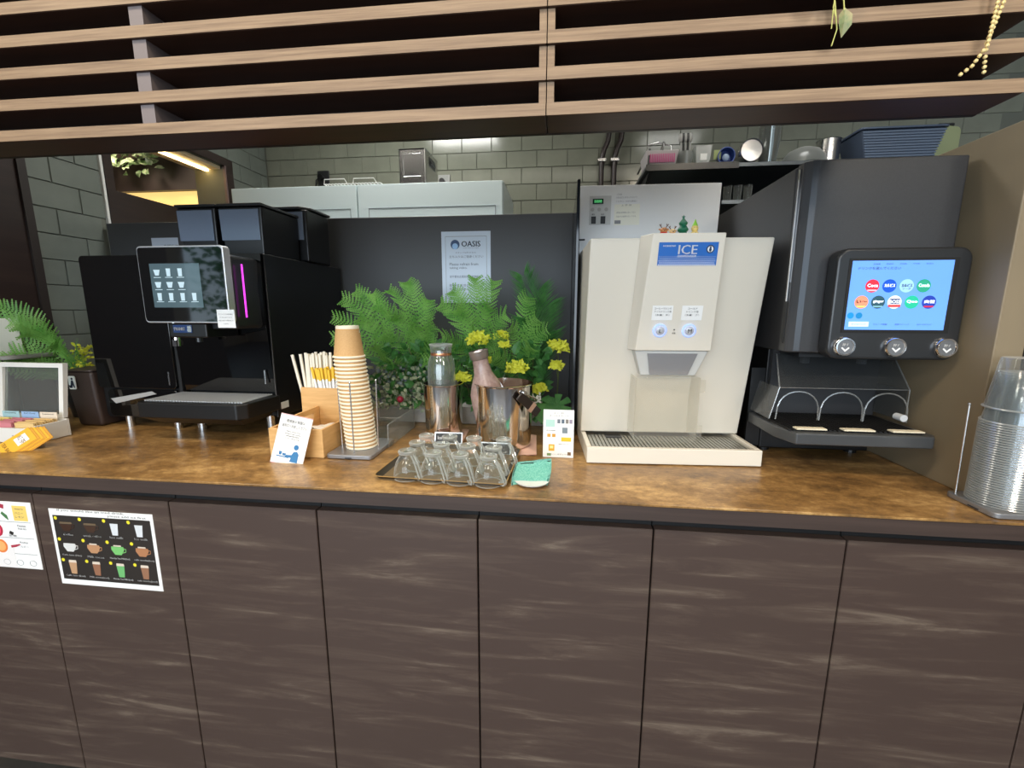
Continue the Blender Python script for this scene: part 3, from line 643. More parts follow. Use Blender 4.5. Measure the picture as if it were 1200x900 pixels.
# ------------------------------------------------------------------ clear cups, right
rk = stand('cup_rack', 'steel wire rack of clear plastic cups at the right end', .961, .044, .106, .10, .185, ((-.046, .036), (.0, -.047), (.047, .036)))
P('slot_mark', MB().box(-.0541, -.0525, -.02, .0, .003, .005), M_ink, rk)
def clear_cup():
    t = T('plastic_cup', 'clear plastic cup nested upside down in the right hand stack', 'plastic cup', (.961, .044, CT+.0115), group='clear plastic cups in the right hand rack')
    P('cup_body', MB().lathe([(.0445, .002), (.0345, .088), (.0330, .090), (.001, .0895)], n=32), M_cupcl, t, smooth=True)
    P('rim', MB().lathe([(.0444, .001), (.0466, 0), (.0478, .0012), (.0466, .0026), (.0444, .0026)], n=32), clear('rim_plastic', (225, 230, 232), .5, .95, .15, .4, .6), t, smooth=True)
    return t
cc0 = clear_cup(); N = 36
cc0['label'] = 'clear plastic cup at the very bottom of the right hand stack'
for k in range(1, N): dup(cc0, (.961, .044, CT+.0115+k*.00425), 0, 'clear plastic cup in the right hand stack, ' + ordi(N-k+1))
dup(cc0, (.961, .044, CT+.185), 0, 'topmost clear plastic cup standing proud of the right hand stack')

# ------------------------------------------------------------------ wooden caddy and its contents
cd = T('wooden_caddy', 'light wooden condiment caddy beside the paper cup stack', 'caddy', (-.465, .2, CT))
def K(n, mb, mt, par=None, **k): return P(n, mb, mt, par or cd, local=False, **k)
t_ = .006
K('front_panel', MB().box(-.545, -.406, .150, .156, CT+.0005, .956), M_ply, bevel=.0008, seg=1)
K('side_panel', MB().box(-.545, -.539, .1562, .262, CT+.0005, .956), M_ply, bevel=.0008, seg=1)
K('side_panel', MB().box(-.412, -.406, .1562, .262, CT+.0005, .956), M_ply, bevel=.0008, seg=1)
K('base_panel', MB().box(-.5388, -.4122, .1562, .262, CT+.0005, .891), M_ply)
hb = MB()
for seg_ in ((.1562, .172, .8912, .988), (.235, .262, .8912, .988), (.172, .235, .8912, .960), (.172, .235, .975, .988)):
    hb.box(-.483, -.477, seg_[0], seg_[1], seg_[2], seg_[3])
K('handle_panel', hb, M_ply)
K('rear_box', MB().box(-.527, -.410, .264, .269, CT+.0005, 1.036).box(-.527, -.410, .331, .336, CT+.0005, 1.036).box(-.527, -.522, .269, .331, CT+.0005, 1.036).box(-.415, -.410, .269, .331, CT+.0005, 1.036), M_ply, bevel=.0006, seg=1)
def stick(x, y, dx, dy, z0, L_, r, mt, nm, lab, cat, grp, capm=None):
    a = Vector((x, y, z0)); b = a + Vector((dx, dy, 1)).normalized()*L_
    mb = MB(); d = (b-a).normalized(); w = d.cross(Y).normalized()*r; q = d.cross(w).normalized()*r*.6
    vs = [a-w-q, a+w-q, a+w+q, a-w+q, b-w-q, b+w-q, b+w+q, b-w+q]
    mb.add(vs, [(3,2,1,0),(4,5,6,7),(0,1,5,4),(1,2,6,5),(2,3,7,6),(3,0,4,7)])
    o = P(nm, mb, mt); tag(o, lab, cat, grp)
    if capm:
        c = MB(); e = d*.0; a2 = b-d*.03; vs = [a2-w*1.15-q*1.2, a2+w*1.15-q*1.2, a2+w*1.15+q*1.2, a2-w*1.15+q*1.2, b-w*1.3-q*1.3+d*.0008, b+w*1.3-q*1.3+d*.0008, b+w*1.3+q*1.3+d*.0008, b-w*1.3+q*1.3+d*.0008]
        c.add(vs, [(3,2,1,0),(4,5,6,7),(0,1,5,4),(1,2,6,5),(2,3,7,6),(3,0,4,7)]); P('tip', c, capm, o)
    return o
M_straw = mat('straw_wrap', (240, 232, 214), .7); M_stir = mat('stirrer_wood', (186, 134, 82), .6); M_sug = mat('sugar_yellow', (236, 192, 52), .6)
stick(-.517, .292, -.20, 0, .90, .225, .0034, M_straw, 'straw', 'white wrapped straw leaning furthest left in the caddy', 'straw', 'white wrapped straws')
stick(-.5075, .280, -.10, 0, .90, .225, .0034, M_straw, 'straw', 'white wrapped straw second from left, leaning, in the caddy', 'straw', 'white wrapped straws')
for k in range(26):
    stick(-.512 + (k % 9)*.0075, .280+.0085*(k//9)+rnd.uniform(0, .003), (-.03 + .006*(k % 9))+rnd.uniform(-.012, .012), 0, .90, .222+rnd.uniform(-.006, .008), .0031, M_straw, 'straw', 'white wrapped straw standing upright in the caddy bunch', 'straw', 'white wrapped straws')
for k in range(8):
    stick(-.448+k*.0042, .316, .02+.006*k, 0, .90, .208+rnd.uniform(-.004, .004), .0022, M_stir, 'stirrer', 'brown wooden stirrer at the right back of the caddy', 'stirrer', 'brown wooden stirrers')
for k in range(20):
    stick(-.468 + (k % 10)*.0050, .272+.006*(k//10), -.16+.028*(k % 10)+rnd.uniform(-.02, .02), -.02, .93, .158+rnd.uniform(-.006, .004), .0026, M_paper, 'sugar_stick', 'white sugar stick with yellow top in the caddy', 'sugar stick', 'yellow topped sugar sticks', M_sug)
M_pkt = mat('packet_white', (226, 220, 210), .6)
for k in range(9):
    x = -.455+(k % 3)*.014; y = .185+(k//3)*.022; a = rnd.uniform(0, 3); z = .893+rnd.uniform(.03, .045)
    mb = MB(); mb.M = Matrix.Translation((x, y, z)) @ Matrix.Rotation(a, 4, 'Z') @ Matrix.Rotation(rnd.uniform(-.5, .5), 4, 'X')
    mb.lathe([(.009, 0), (.0125, .014), (.0145, .0145), (.0145, .0152)], n=14, cap0=True, cap1=True)
    tag(P('creamer', mb, M_pkt), 'small white creamer portion piled in the front of the caddy', 'creamer', 'white creamer portions')

# notice card in front of caddy
nc = T('notice_card', 'white leaning notice card with blue person pictogram before the caddy', 'notice card', (-.476, .118, CT))
tilt = Vector((.17, .28, 1)).normalized(); ux = Vector((1, -.02, 0)).normalized(); ux = (ux-tilt*ux.dot(tilt)).normalized(); nn = ux.cross(tilt)
def card(t, w, h, th, mt, u, v, o):
    nrm = u.cross(v); a = o; return P('card', MB().hexa([a, a+u*w, a+u*w-nrm*th, a-nrm*th], [a+v*h, a+u*w+v*h, a+u*w+v*h-nrm*th, a+v*h-nrm*th]), mt, t)
o_ = Vector((-.0425, -.008, .001)); cb = card(nc, .083, .118, .0015, M_paper, ux, tilt, o_)
P('card_edge', MB().quad(o_+ux*0+tilt*.0, ux, tilt, .083, .002, .0003).quad(o_+tilt*.116, ux, tilt, .083, .002, .0003), mat('pink_edge', (222, 176, 180), .6), nc)
b = MB()
def cp_(x, y): return o_ + ux*x + tilt*y
for k, (s_, w_, h_) in enumerate((('使用後の食器は', .048, .0075), ('返却口へお戻しください', .066, .0075))): text(b, s_, cp_(.042, .103-k*.0115), ux, tilt, w=w_, h=h_)
for k, (s_, w_) in enumerate((('Please return used', .036), ('dishes to the counter', .042), ('请将餐具放回原处', .034), ('식기는 반납구로', .040))): text(b, s_, cp_(.042, .079-k*.0055), ux, tilt, w=w_, h=.0032)
P('lettering', b, M_ink, nc)
b = MB(); disc(b, cp_(.058, .045), ux, tilt, .0062, .0006)
for poly in ([(.048, .010), (.068, .010), (.068, .030), (.062, .036), (.054, .034), (.050, .026), (.036, .024), (.034, .020), (.050, .019)], [(.012, .020), (.044, .020), (.044, .0175), (.012, .0175)], [(.018, .022), (.024, .022), (.025, .030), (.017, .030)], [(.028, .0215), (.034, .0215), (.037, .027), (.026, .027)]):
    b.add([cp_(x, y)+nn*.0006 for x, y in poly], [list(range(len(poly)))])
FLAT.add('pictogram'); P('pictogram', b, mat('picto_blue', (52, 118, 170), .6), nc)
P('easel_leg', MB().hexa([Vector((-.01, .045, .001)), Vector((.02, .045, .001)), Vector((.02, .046, .001)), Vector((-.01, .046, .001))], [Vector((0, .012, .07)), Vector((.03, .012, .07)), Vector((.03, .013, .07)), Vector((0, .013, .07))]), M_paper, nc)

# clear acrylic holder to the right of paper cups
ah = T('acrylic_stand', 'empty clear acrylic holder between paper cups and steel buckets', 'acrylic holder', (-.30, .37, CT))
P('panels', MB().box(.016, .019, -.125, .075, .001, .062).box(-.09, .016, .072, .075, .001, .062).box(-.09, .016, -.05, .072, .001, .004).box(-.09, .016, -.053, -.050, .001, .062), M_acry, ah)
P('rims', MB().tube([(.0175, -.125, .001), (.0175, -.125, .062), (.0175, .0735, .062), (.0175, .0735, .001)], .0012, 6).tube([(.0175, .0735, .062), (-.09, .0735, .062)], .0012, 6).tube([(.0175, -.0515, .062), (-.09, -.0515, .062)], .001, 6), clear('edge_acrylic2', (225, 228, 230), .35, .9, .2, .4), ah)

# ------------------------------------------------------------------ mug tray
tr = T('mug_tray', 'dark bronze serving tray under the upturned glass mugs', 'tray', (-.083, .143, CT), -.045)
tw, td = .143, .118
P('tray_floor', MB().prism(rrect(-tw+.008, tw-.008, -td+.008, td-.008, .01), .0005, .003, 'z'), mat('bronze_inner', (120, 98, 66), .45, metal=.3), tr)
rimp = rrect(-tw, tw, -td, td, .014, 4); inn = rrect(-tw+.010, tw-.010, -td+.010, td-.010, .010, 4); n = len(rimp)
P('tray_side', MB().add([(x, y, .0005) for x, y in inn] + [(x, y, .010) for x, y in rimp], [(i, (i+1) % n, n+(i+1) % n, n+i) for i in range(n)]).add([(x*.985, y*.985, .010) for x, y in rimp] + [(x*.97, y*.97, .0031) for x, y in inn], [(i, (i+1) % n, n+(i+1) % n, n+i) for i in range(n)]), mat('bronze_dark', (52, 44, 32), .4, metal=.4), tr)
P('rim', MB().add([(x, y, .010) for x, y in rimp] + [(x*.985, y*.985, .010) for x, y in rimp] + [(x, y, .0112) for x, y in rimp] + [(x*.985, y*.985, .0112) for x, y in rimp], [(2*n+i, 2*n+(i+1) % n, 3*n+(i+1) % n, 3*n+i) for i in range(n)] + [(i, (i+1) % n, 2*n+(i+1) % n, 2*n+i) for i in range(n)] + [(n+i, n+(i+1) % n, 3*n+(i+1) % n, 3*n+i) for i in range(n)]), mat('gold_rim', (176, 140, 84), .4, metal=.4), tr)
def mug():
    t = T('glass_mug', 'x', 'glass mug', (0, 0, 0), 0, 'upturned glass mugs on the bronze tray')
    P('bowl', MB().lathe([(.0275, 0), (.0288, .001), (.0290, .010), (.0275, .022), (.0240, .034), (.0190, .043), (.0160, .049), (.0165, .053), (.0180, .056), (.0176, .0598), (.0150, .0605), (.0135, .057), (.001, .055)], n=32), M_glass, t, smooth=True)
    P('foot_ring', MB().lathe([(.0165, .0530), (.0182, .0560), (.0182, .0590), (.0160, .0606)], n=32), clear('ring_glass', (232, 235, 233), .35, .95, .05, .5, .75), t, smooth=True)
    P('mouth_ring', MB().lathe([(.0272, .0004), (.0288, .0), (.0290, .0014), (.0275, .0018)], n=32), clear('ring_glass', (232, 235, 233), .35, .95, .05, .5, .75), t, smooth=True)
    h = MB()
    for s_ in (-1, 1): h.tube([(.0160, s_*.0030, .052), (.0235, s_*.0034, .044), (.0325, s_*.0036, .026), (.0405, s_*.0036, .009), (.0390, s_*.0034, .004), (.0330, s_*.003, .0045), (.0275, s_*.003, .010)], .0019, 8)
    P('handle', h, clear('ring_glass', (232, 235, 233), .35, .95, .05, .5, .75), t, smooth=True)
    return t
mg = mug(); used = False
rows = [[(-.160, .052), (-.1015, .048), (-.044, .044), (.0165, .040)], [(-.158, .112), (-.100, .106), (-.041, .102), (.0185, .098)], [(-.154, .168), (-.097, .164), (-.038, .160), (.032, .158)]]
rn = ('front row', 'middle row', 'back row'); cn = ('leftmost', 'second from left', 'second from right', 'rightmost')
for r_ in range(3):
    for c_ in range(4):
        lab = 'upturned glass mug in the %s on the tray, %s' % (rn[r_], cn[c_]); x, y = rows[r_][c_]; a = -.55+rnd.uniform(-.12, .12)
        if not used: mg.location = (x, y, CT+.0033); mg.rotation_euler = (0, 0, a); mg['label'] = lab; ROOT[mg] = Matrix.Translation((x, y, CT+.0033)); used = True
        else: dup(mg, (x, y, CT+.0033), a, lab)
cs = P('coaster', MB().lathe([(.024, 0), (.035, .003), (.037, .006), (.034, .0055), (.0, .004)], (.104, .063, CT+.0006), 32, cap0=True), M_white, smooth=True); tag(cs, 'round white dish under the folded teal cloth', 'dish')
# teal cloth: a puffy folded pad
mb = MB(); nx, ny = 26, 20; vs = []; fs = []
for side in (1, 0):
    for j in range(ny+1):
        for i in range(nx+1):
            u = i/nx*2-1; v = j/ny*2-1
            rr = max(abs(u), abs(v)); k = 1 - rr**4
            x = u*.040*(1-.10*v*v) + .006*v; y = v*.034*(1-.12*u*u)
            z = .006 + (k**.5*(.020 + .010*(v > 0)*v + .004*math.sin(u*5+v*3)) if side else -k*.006) + .012*max(0, u+v-.9) - .012*max(0, -v-.2)*.6
            vs.append((x, y, z))
    b0 = side and 0 or (nx+1)*(ny+1)
    for j in range(ny):
        for i in range(nx):
            a = b0+j*(nx+1)+i; fs.append((a, a+1, a+nx+2, a+nx+1))
mb.M = Matrix.Translation((.103, .068, CT+.013)) @ Matrix.Rotation(.10, 4, 'Z') @ Matrix.Rotation(.55, 4, 'X'); mb.add(vs, fs)
cl = P('knit_cloth', mb, M_teal, smooth=True); tag(cl, 'folded teal green knitted cloth on a white dish beside the tray', 'cloth')

# easel sign with pictures
es = T('menu_card', 'small upright card with coloured drink pictures beside the ice dispenser', 'menu card', (.157, .222, CT))
v_ = Vector((0, .10, 1)).normalized(); o_ = Vector((-.037, 0, .0008))
card(es, .074, .117, .0012, M_paper, X, v_, o_)
def q_(x, y, d=.0006): return o_ + X*x + v_*y + X.cross(v_)*d
b = MB(); text(b, 'コーヒー豆と', q_(.038, .109, 0), X, v_, w=.026, h=.0042); text(b, 'オリジナルブレンド', q_(.038, .1025, 0), X, v_, w=.046, h=.0042)
text(b, '豆の特徴', q_(.018, .066, 0), X, v_, w=.022, h=.003); text(b, '深煎りブレンド', q_(.050, .0335, 0), X, v_, w=.026, h=.003); text(b, 'おいしい一杯をどうぞ', q_(.036, .008, 0), X, v_, w=.05, h=.003)
P('lettering', b, M_ink, es)
for (x, y, w, h, c_) in ((.006, .075, .022, .018, (178, 214, 204)), (.034, .084, .007, .010, (110, 120, 130)), (.044, .084, .007, .010, (90, 104, 120)), (.054, .084, .007, .010, (130, 124, 118)), (.063, .084, .007, .010, (150, 140, 160)), (.046, .060, .013, .014, (120, 132, 140)), (.010, .050, .008, .008, (214, 160, 60)), (.022, .050, .008, .008, (206, 150, 50)), (.044, .040, .024, .010, (232, 190, 40)), (.014, .016, .014, .016, (222, 170, 40)), (.060, .006, .008, .008, (120, 90, 60)), (.010, .004, .010, .006, (120, 150, 90))):
    P('picture', MB().quad(q_(x, y), X, v_, w, h), mat('pic_%d_%d_%d' % c_, c_, .6), es)
P('picture', MB().quad(q_(.017, .022, .0010), X, v_, .008, .007), mat('pic_pale', (250, 226, 150), .6), es)
P('easel_leg', MB().hexa([Vector((-.015, .05, .0005)), Vector((.015, .05, .0005)), Vector((.015, .051, .0005)), Vector((-.015, .051, .0005))], [Vector((-.015, .0112, .095)), Vector((.015, .0112, .095)), Vector((.015, .0122, .095)), Vector((-.015, .0122, .095))]), M_paper, es)

# ------------------------------------------------------------------ steel buckets with carafes
M_pink = mat('pink_cloth', (232, 190, 172), .8)
for cx, cy, r, lab in ((-.168, .372, .056, 'under the narrow steel cooler'), (.012, .312, .078, 'under the wide steel ice bucket')):
    mb = MB(); k = r*1.12; mb.M = Matrix.Translation((cx, cy, CT)) @ Matrix.Rotation(.06, 4, 'Z')
    nx = 16; vs = [((i/nx*2-1)*k, (j/nx*2-1)*k, .0022 + .0012*math.sin(i*.9+j*.5)) for j in range(nx+1) for i in range(nx+1)]; fs = [(j*(nx+1)+i, j*(nx+1)+i+1, (j+1)*(nx+1)+i+1, (j+1)*(nx+1)+i) for j in range(nx) for i in range(nx)]
    mb.add(vs, fs); mb.add([(x, y, z-.002) for x, y, z in vs], fs)
    tag(P('folded_cloth', mb, M_pink, smooth=True), 'pale pink cloth mat ' + lab, 'cloth mat')
bk = T('wine_cooler', 'narrow polished steel cooler holding an upright glass carafe', 'cooler', (-.168, .372, CT+.0042))
P('shell', MB().lathe([(.0001, 0), (.049, 0), (.051, .002), (.0555, .146), (.0575, .148), (.0575, .150), (.0545, .150), (.050, .004), (.0001, .003)], n=48), M_mirror, bk, smooth=True)
ca = T('glass_carafe', 'clear glass carafe standing upright in the narrow steel cooler', 'carafe', (-.172, .372, CT+.009))
P('bottle', MB().lathe([(.001, .0), (.036, .002), (.038, .01), (.038, .19), (.036, .205), (.031, .218), (.028, .228), (.031, .252), (.029, .252), (.026, .228), (.029, .216), (.034, .2), (.036, .19), (.036, .01), (.001, .004)], n=40), clear('carafe_glass', (238, 240, 236), .14, .85, .03, .5), ca, smooth=True)
P('neck_band', MB().lathe([(.0286, .222), (.0298, .226), (.0290, .230)], n=32), mat('copper_band', (220, 150, 110), .25, metal=.8), ca, smooth=True)
P('lip', MB().lathe([(.0300, .247), (.0325, .2525), (.0300, .2545), (.028, .250)], n=32), clear('ring_glass', (232, 235, 233), .35, .95, .05, .5, .75), ca, smooth=True)
bk = T('ice_bucket', 'wide polished steel ice bucket with black gripped bail handle', 'ice bucket', (.012, .312, CT+.0042))
P('shell', MB().lathe([(.0001, 0), (.069, 0), (.072, .003), (.076, .160), (.0785, .1625), (.0785, .165), (.075, .165), (.070, .006), (.0001, .004)], n=56), M_mirror, bk, smooth=True)
for s_ in (-1, 1): P('handle_lug', MB().cyl((.056*1, -.054, .148) if s_ > 0 else (-.056, .054, .148), (.062, -.060, .148) if s_ > 0 else (-.062, .060, .148), .006), M_steel, bk)
hd_ = []
for k in range(15):
    a = PI*k/14; e = Vector((.058, -.056, 0)).normalized(); q = Vector((.72, .55, -.45)).normalized()
    hd_.append(Vector((0, 0, .148)) + e*.082*math.cos(a) + q*.088*math.sin(a))
hn = P('bail_handle', MB().tube(hd_, .0022, 8), M_steel, bk, smooth=True)
gp = []
for k in range(8): p_ = Vector((.048, -.080, .146)).lerp(Vector((.094, -.050, .096)), k/7) ; gp.append(p_)
g = MB(); dirv = (gp[-1]-gp[0]).normalized(); wv = dirv.cross(Vector((.6, -.8, 0))).normalized()*.0115; nv = Vector((.6, -.8, 0)).normalized()*.003
g.hexa([gp[0]-wv-nv, gp[0]+wv-nv, gp[0]+wv+nv, gp[0]-wv+nv], [gp[-1]-wv-nv, gp[-1]+wv-nv, gp[-1]+wv+nv, gp[-1]-wv+nv])
P('grip', g, mat('grip_black', (34, 26, 22), .35), hn, bevel=.002)
a_ = gp[4]; g = MB(); g.hexa([a_-wv*1.1-nv*1.3, a_+wv*1.1-nv*1.3, a_+wv*1.1+nv*1.3, a_-wv*1.1+nv*1.3], [a_+dirv*.011-wv*1.1-nv*1.3, a_+dirv*.011+wv*1.1-nv*1.3, a_+dirv*.011+wv*1.1+nv*1.3, a_+dirv*.011-wv*1.1+nv*1.3]); P('grip_band', g, mat('band_copper', (196, 160, 138), .3, metal=.6), hn)
ca = T('glass_carafe', 'frosted glass carafe coloured with a pink reflection, leaning left in the wide ice bucket', 'carafe', (-.005, .315, CT+.012))
mb = MB(); mb.M = Matrix.Rotation(-.20, 4, 'Y') @ Matrix.Rotation(.05, 4, 'X')
M_frost = mat('frosted_pink_reflect', (206, 178, 168), .22, trans=.35, noise=((70, 70, 70), (176, 146, 138), .35, .65), bump=.3)  # pink reflection on the glass is put into its base colour
mb.lathe([(.001, .0), (.036, .002), (.046, .02), (.047, .10), (.045, .135), (.036, .160), (.024, .185), (.0205, .210), (.0205, .232), (.024, .243), (.0215, .243), (.018, .23), (.001, .20)], n=40); P('bottle', mb, M_frost, ca, smooth=True)
mb = MB(); mb.M = Matrix.Rotation(-.20, 4, 'Y') @ Matrix.Rotation(.05, 4, 'X'); mb.lathe([(.0208, .222), (.0245, .226), (.0252, .238), (.0262, .2445), (.0225, .2465)], n=32); P('collar', mb, mat('collar_grey', (150, 136, 128), .25, metal=.5), ca, smooth=True)
for x, y, rz, lab, s_ in ((-.137, .296, .04, 'small black name plate with silver frame before the narrow cooler', 'Ice Water'), (.003, .222, -.03, 'small black name plate with silver frame before the wide bucket', 'Cold Water')):
    t = T('name_plate', lab, 'name plate', (x, y, CT), rz)
    v_ = Vector((0, .35, 1)).normalized(); o_ = Vector((-.038, 0, .0006))
    P('plate', MB().hexa([o_, o_+X*.076, o_+X*.076+Y*.0015, o_+Y*.0015], [o_+v_*.031, o_+v_*.031+X*.076, o_+v_*.031+X*.076+Y*.0015, o_+v_*.031+Y*.0015]), M_steel, t)
    P('black_face', MB().quad(o_+X*.003+v_*.003, X, v_, .070, .025, .0004), mat('plate_black', (30, 30, 32), .4), t)
    b = MB(); text(b, s_, o_+X*.030+v_*.016, X, v_, w=.042, h=.009, d=.0009); P('lettering', b, M_inkw, t)
#@@NEXT
# ------------------------------------------------------------------ notices
so = P('wall_notice', MB().box(-.276, -.097, .7788, .7796, 1.268, 1.518), mat('laminated_paper', (196, 206, 222), .25)); tag(so, 'laminated notice with globe emblem taped to the charcoal screen board', 'notice')
b = MB(); yy_ = .7784
for a_, c_, z0, z1 in ((-.262, -.111, 1.500, 1.5015), (-.262, -.111, 1.284, 1.2855), (-.262, -.2608, 1.284, 1.5015), (-.1122, -.111, 1.284, 1.5015)): b.box(a_, c_, yy_, .7787, z0, z1)
P('border', b, M_inkg, so)
b = MB(); text(b, 'OASIS', (-.168, yy_, 1.475), X, Z, w=.068, h=.019, d=0, bold=.0006)
P('lettering', b, mat('ink_navy', (34, 40, 60), .6), so)
b = MB()
text(b, 'cafe and lounge', (-.168, yy_, 1.4605), X, Z, w=.055, h=.004, d=0)
text(b, 'スタッフ以外の方の', (-.188, yy_, 1.445), X, Z, w=.075, h=.006, d=0); text(b, '立ち入りはご遠慮ください', (-.186, yy_, 1.431), X, Z, w=.125, h=.009, d=0)
text(b, 'Please refrain from', (-.195, yy_, 1.405), X, Z, w=.105, h=.010, d=0); text(b, 'taking video.', (-.215, yy_, 1.391), X, Z, w=.065, h=.010, d=0)
text(b, '请不要在这里拍照或录像给店员', (-.186, yy_, 1.361), X, Z, w=.125, h=.009, d=0)
text(b, '촬영 및 동영상은 삼가', (-.195, yy_, 1.330), X, Z, w=.11, h=.009, d=0); text(b, '주시기 바랍니다', (-.21, yy_, 1.317), X, Z, w=.08, h=.009, d=0)
P('lettering', b, mat('ink_soft', (88, 92, 108), .6), so)
b = MB(); disc(b, (-.226, yy_, 1.473), X, Z, .0165, .0001, 28); em = P('emblem', b, mat('emblem_blue', (44, 70, 110), .5), so)
b = MB(); disc(b, (-.226, yy_-.0004, 1.467), X, Z, .0105, 0, 24); P('emblem_light', b, mat('emblem_pale', (150, 186, 226), .5), em)
sm = P('small_notice', MB().box(-1.432, -1.318, .7790, .7796, 1.47, 1.515), mat('laminated_paper', (196, 206, 222), .25)); tag(sm, 'strip of white paper half hidden behind the coffee machine screen', 'notice')
b = MB(); text(b, 'お知らせ', (-1.35, .7786, 1.484), X, Z, w=.06, h=.012, d=0); P('lettering', b, M_ink, sm)

# drinks menu sheet on the second cabinet door
y0 = -.0006
ms = P('drinks_menu', MB().box(-.987, -.7255, -.0012, -.0003, .609, .7955), M_paper); tag(ms, 'white framed black drinks menu sheet with cup pictures on cabinet door', 'menu sheet')
P('black_panel', MB().box(-.979, -.7335, -.0015, -.00121, .622, .7805), mat('menu_black', (44, 38, 34), .5), ms)
b = MB(); text(b, 'If you would like an iced drink,', (-.88, -.0014, .7925), X, Z, w=.17, h=.0065, d=0); text(b, 'please add ice first', (-.79, -.0014, .7850), X, Z, w=.095, h=.0065, d=0)
P('lettering', b, M_ink, ms)
items = [('Coffee', 'c', (60, 36, 22)), ('weak coffee', 'c', (66, 44, 30)), ('hot milk', 'g', (216, 220, 224)), ('Ice milk', 'g', (214, 218, 222)),
         ('Caffe latte (Hot)', 'm', (216, 216, 214)), ('Milk cocoa', 'm', (186, 138, 100)), ('Matcha Tea Milk(hot)', 'm', (120, 190, 110)), ('cafe mocha(hot)', 'm', (176, 122, 84)),
         ('Caffe latte (Iced)', 'g', (188, 148, 112)), ('Milk cocoa(iced)', 'g', (150, 104, 78)), ('Matcha Tea Milk (iced)', 'g', (110, 180, 110)), ('cafe mocha(iced)', 'g', (150, 108, 82))]
lt = MB(); dots = MB()
for k, (nm, kind, col) in enumerate(items):
    cx = -.948 + (k % 4)*.0615; cz = .756 - (k//4)*.0515; yf = -.0019
    b = MB()
    if kind == 'g': b.prism([(cx-.007, cz-.016), (cx+.007, cz-.016), (cx+.010, cz+.012), (cx-.010, cz+.012)], yf, yf+.0003, 'y')
    elif kind == 'c': b.prism([(cx-.008, cz-.013), (cx+.008, cz-.013), (cx+.016, cz+.003), (cx-.016, cz+.003)], yf, yf+.0003, 'y')
    else: b.prism([(cx-.008, cz-.012), (cx+.008, cz-.012), (cx+.016, cz+.000), (cx+.015, cz+.008), (cx-.015, cz+.008), (cx-.016, cz)], yf, yf+.0003, 'y')
    if kind != 'g': b.tube([(cx+.014, yf+.0002, cz+.004), (cx+.021, yf+.0002, cz+.003), (cx+.020, yf+.0002, cz-.004), (cx+.011, yf+.0002, cz-.007)], .0009, 4)
    pic = P('drink_picture', b, mat('drink_%d_%d_%d' % col, col, .5), ms)
    b = MB()
    if kind == 'c': b.prism([(cx-.016, cz+.0045), (cx+.016, cz+.0045), (cx+.015, cz+.009), (cx-.015, cz+.009)], yf, yf+.0003, 'y'); P('glass_top', b, mat('glass_grey', (110, 92, 70), .5), pic)
    elif k >= 8 or kind == 'm' and k > 4: b.prism([(cx-.0100, cz+(.012 if kind == 'g' else .0085)), (cx+.0100, cz+(.012 if kind == 'g' else .0085)), (cx+.0090, cz+(.018 if kind == 'g' else .0115)), (cx-.0090, cz+(.018 if kind == 'g' else .0115))], yf, yf+.0003, 'y'); P('foam', b, mat('foam', (220, 206, 190), .5), pic)
    text(lt, nm, (cx+.002, -.0017, cz-.0215), X, Z, w=min(.05, .0042*len(nm)), h=.0052, d=0, bold=.0002)
    disc(dots, (cx-.024, -.0017, cz+.0175), X, Z, .0042, 0, 14)
P('lettering', lt, M_inkw, ms); P('yellow_dots', dots, mat('dot_yellow', (232, 220, 50), .5), ms, kind='stuff')
# price leaflet on the first door
pl = P('drink_leaflet', MB().box(-1.30, -1.0325, -.0012, -.0003, .640, .806), M_paper); tag(pl, 'white leaflet with orange and pink fruit drawings at the left edge', 'leaflet')
for (x0, x1, z0, z1, c_) in ((-1.083, -1.046, .760, .797, (240, 206, 110)), (-1.16, -1.1, .64, .70, (236, 232, 230)),): P('colour_block', MB().box(x0, x1, -.0016, -.0013, z0, z1), mat('block_%d_%d_%d' % c_, c_, .6), pl)
for cx, cz, r, c_ in ((-1.137, .782, .017, (226, 74, 46)), (-1.137, .735, .018, (190, 40, 66)), (-1.132, .694, .017, (236, 130, 60))):
    b = MB(); disc(b, (cx, -.0017, cz), X, Z, r, 0); p_ = P('fruit_picture', b, mat('fruit_%d_%d' % c_[:2], c_, .6), pl)
    b = MB(); disc(b, (cx, -.0020, cz), X, Z, r*.72, 0); P('fruit_flesh', b, mat('flesh_%d' % c_[1], tuple(min(255, v+46) for v in c_), .6), p_)
b = MB()
for cx, cz, s_ in ((-1.064, .789, 'Honey Tea'), (-1.066, .779, 'ハニー'), (-1.066, .770, 'レモン'), (-1.066, .748, 'Passion'), (-1.066, .741, 'fruit tea'), (-1.068, .706, 'Ruby'), (-1.068, .696, 'ルビー'), (-1.095, .722, '茶葉')): text(b, s_, (cx, -.0020, cz), X, Z, w=.022, h=.005, d=0)
for cx in (-1.055, -1.09, -1.125):
    P('round_mark', MB().tube([(cx+.009*math.cos(a/10*2*PI), -.0015, .654+.007*math.sin(a/10*2*PI)) for a in range(11)], .0004, 4), M_inkg, pl)
for z in (.716, .756, .676): b.box(-1.17, -1.040, -.0015, -.0012, z, z+.0008)
P('lettering', b, mat('ink_mid', (90, 90, 100), .6), pl)
for pts, c_ in (([(-1.100, .772), (-1.112, .781), (-1.116, .776), (-1.106, .766), (-1.098, .760)], (70, 120, 70)), ([(-1.105, .691), (-1.092, .694), (-1.080, .699), (-1.081, .702), (-1.096, .699), (-1.106, .697)], (170, 50, 70)), ([(-1.104, .727), (-1.095, .723), (-1.091, .730), (-1.100, .734)], (40, 36, 34)), ([(-1.122, .792), (-1.106, .788), (-1.104, .798), (-1.118, .801)], (170, 176, 160))):
    P('leaf_picture', MB().prism(pts, -.0017, -.0013, 'y'), mat('leafpic_%d' % c_[0], c_, .6), pl)

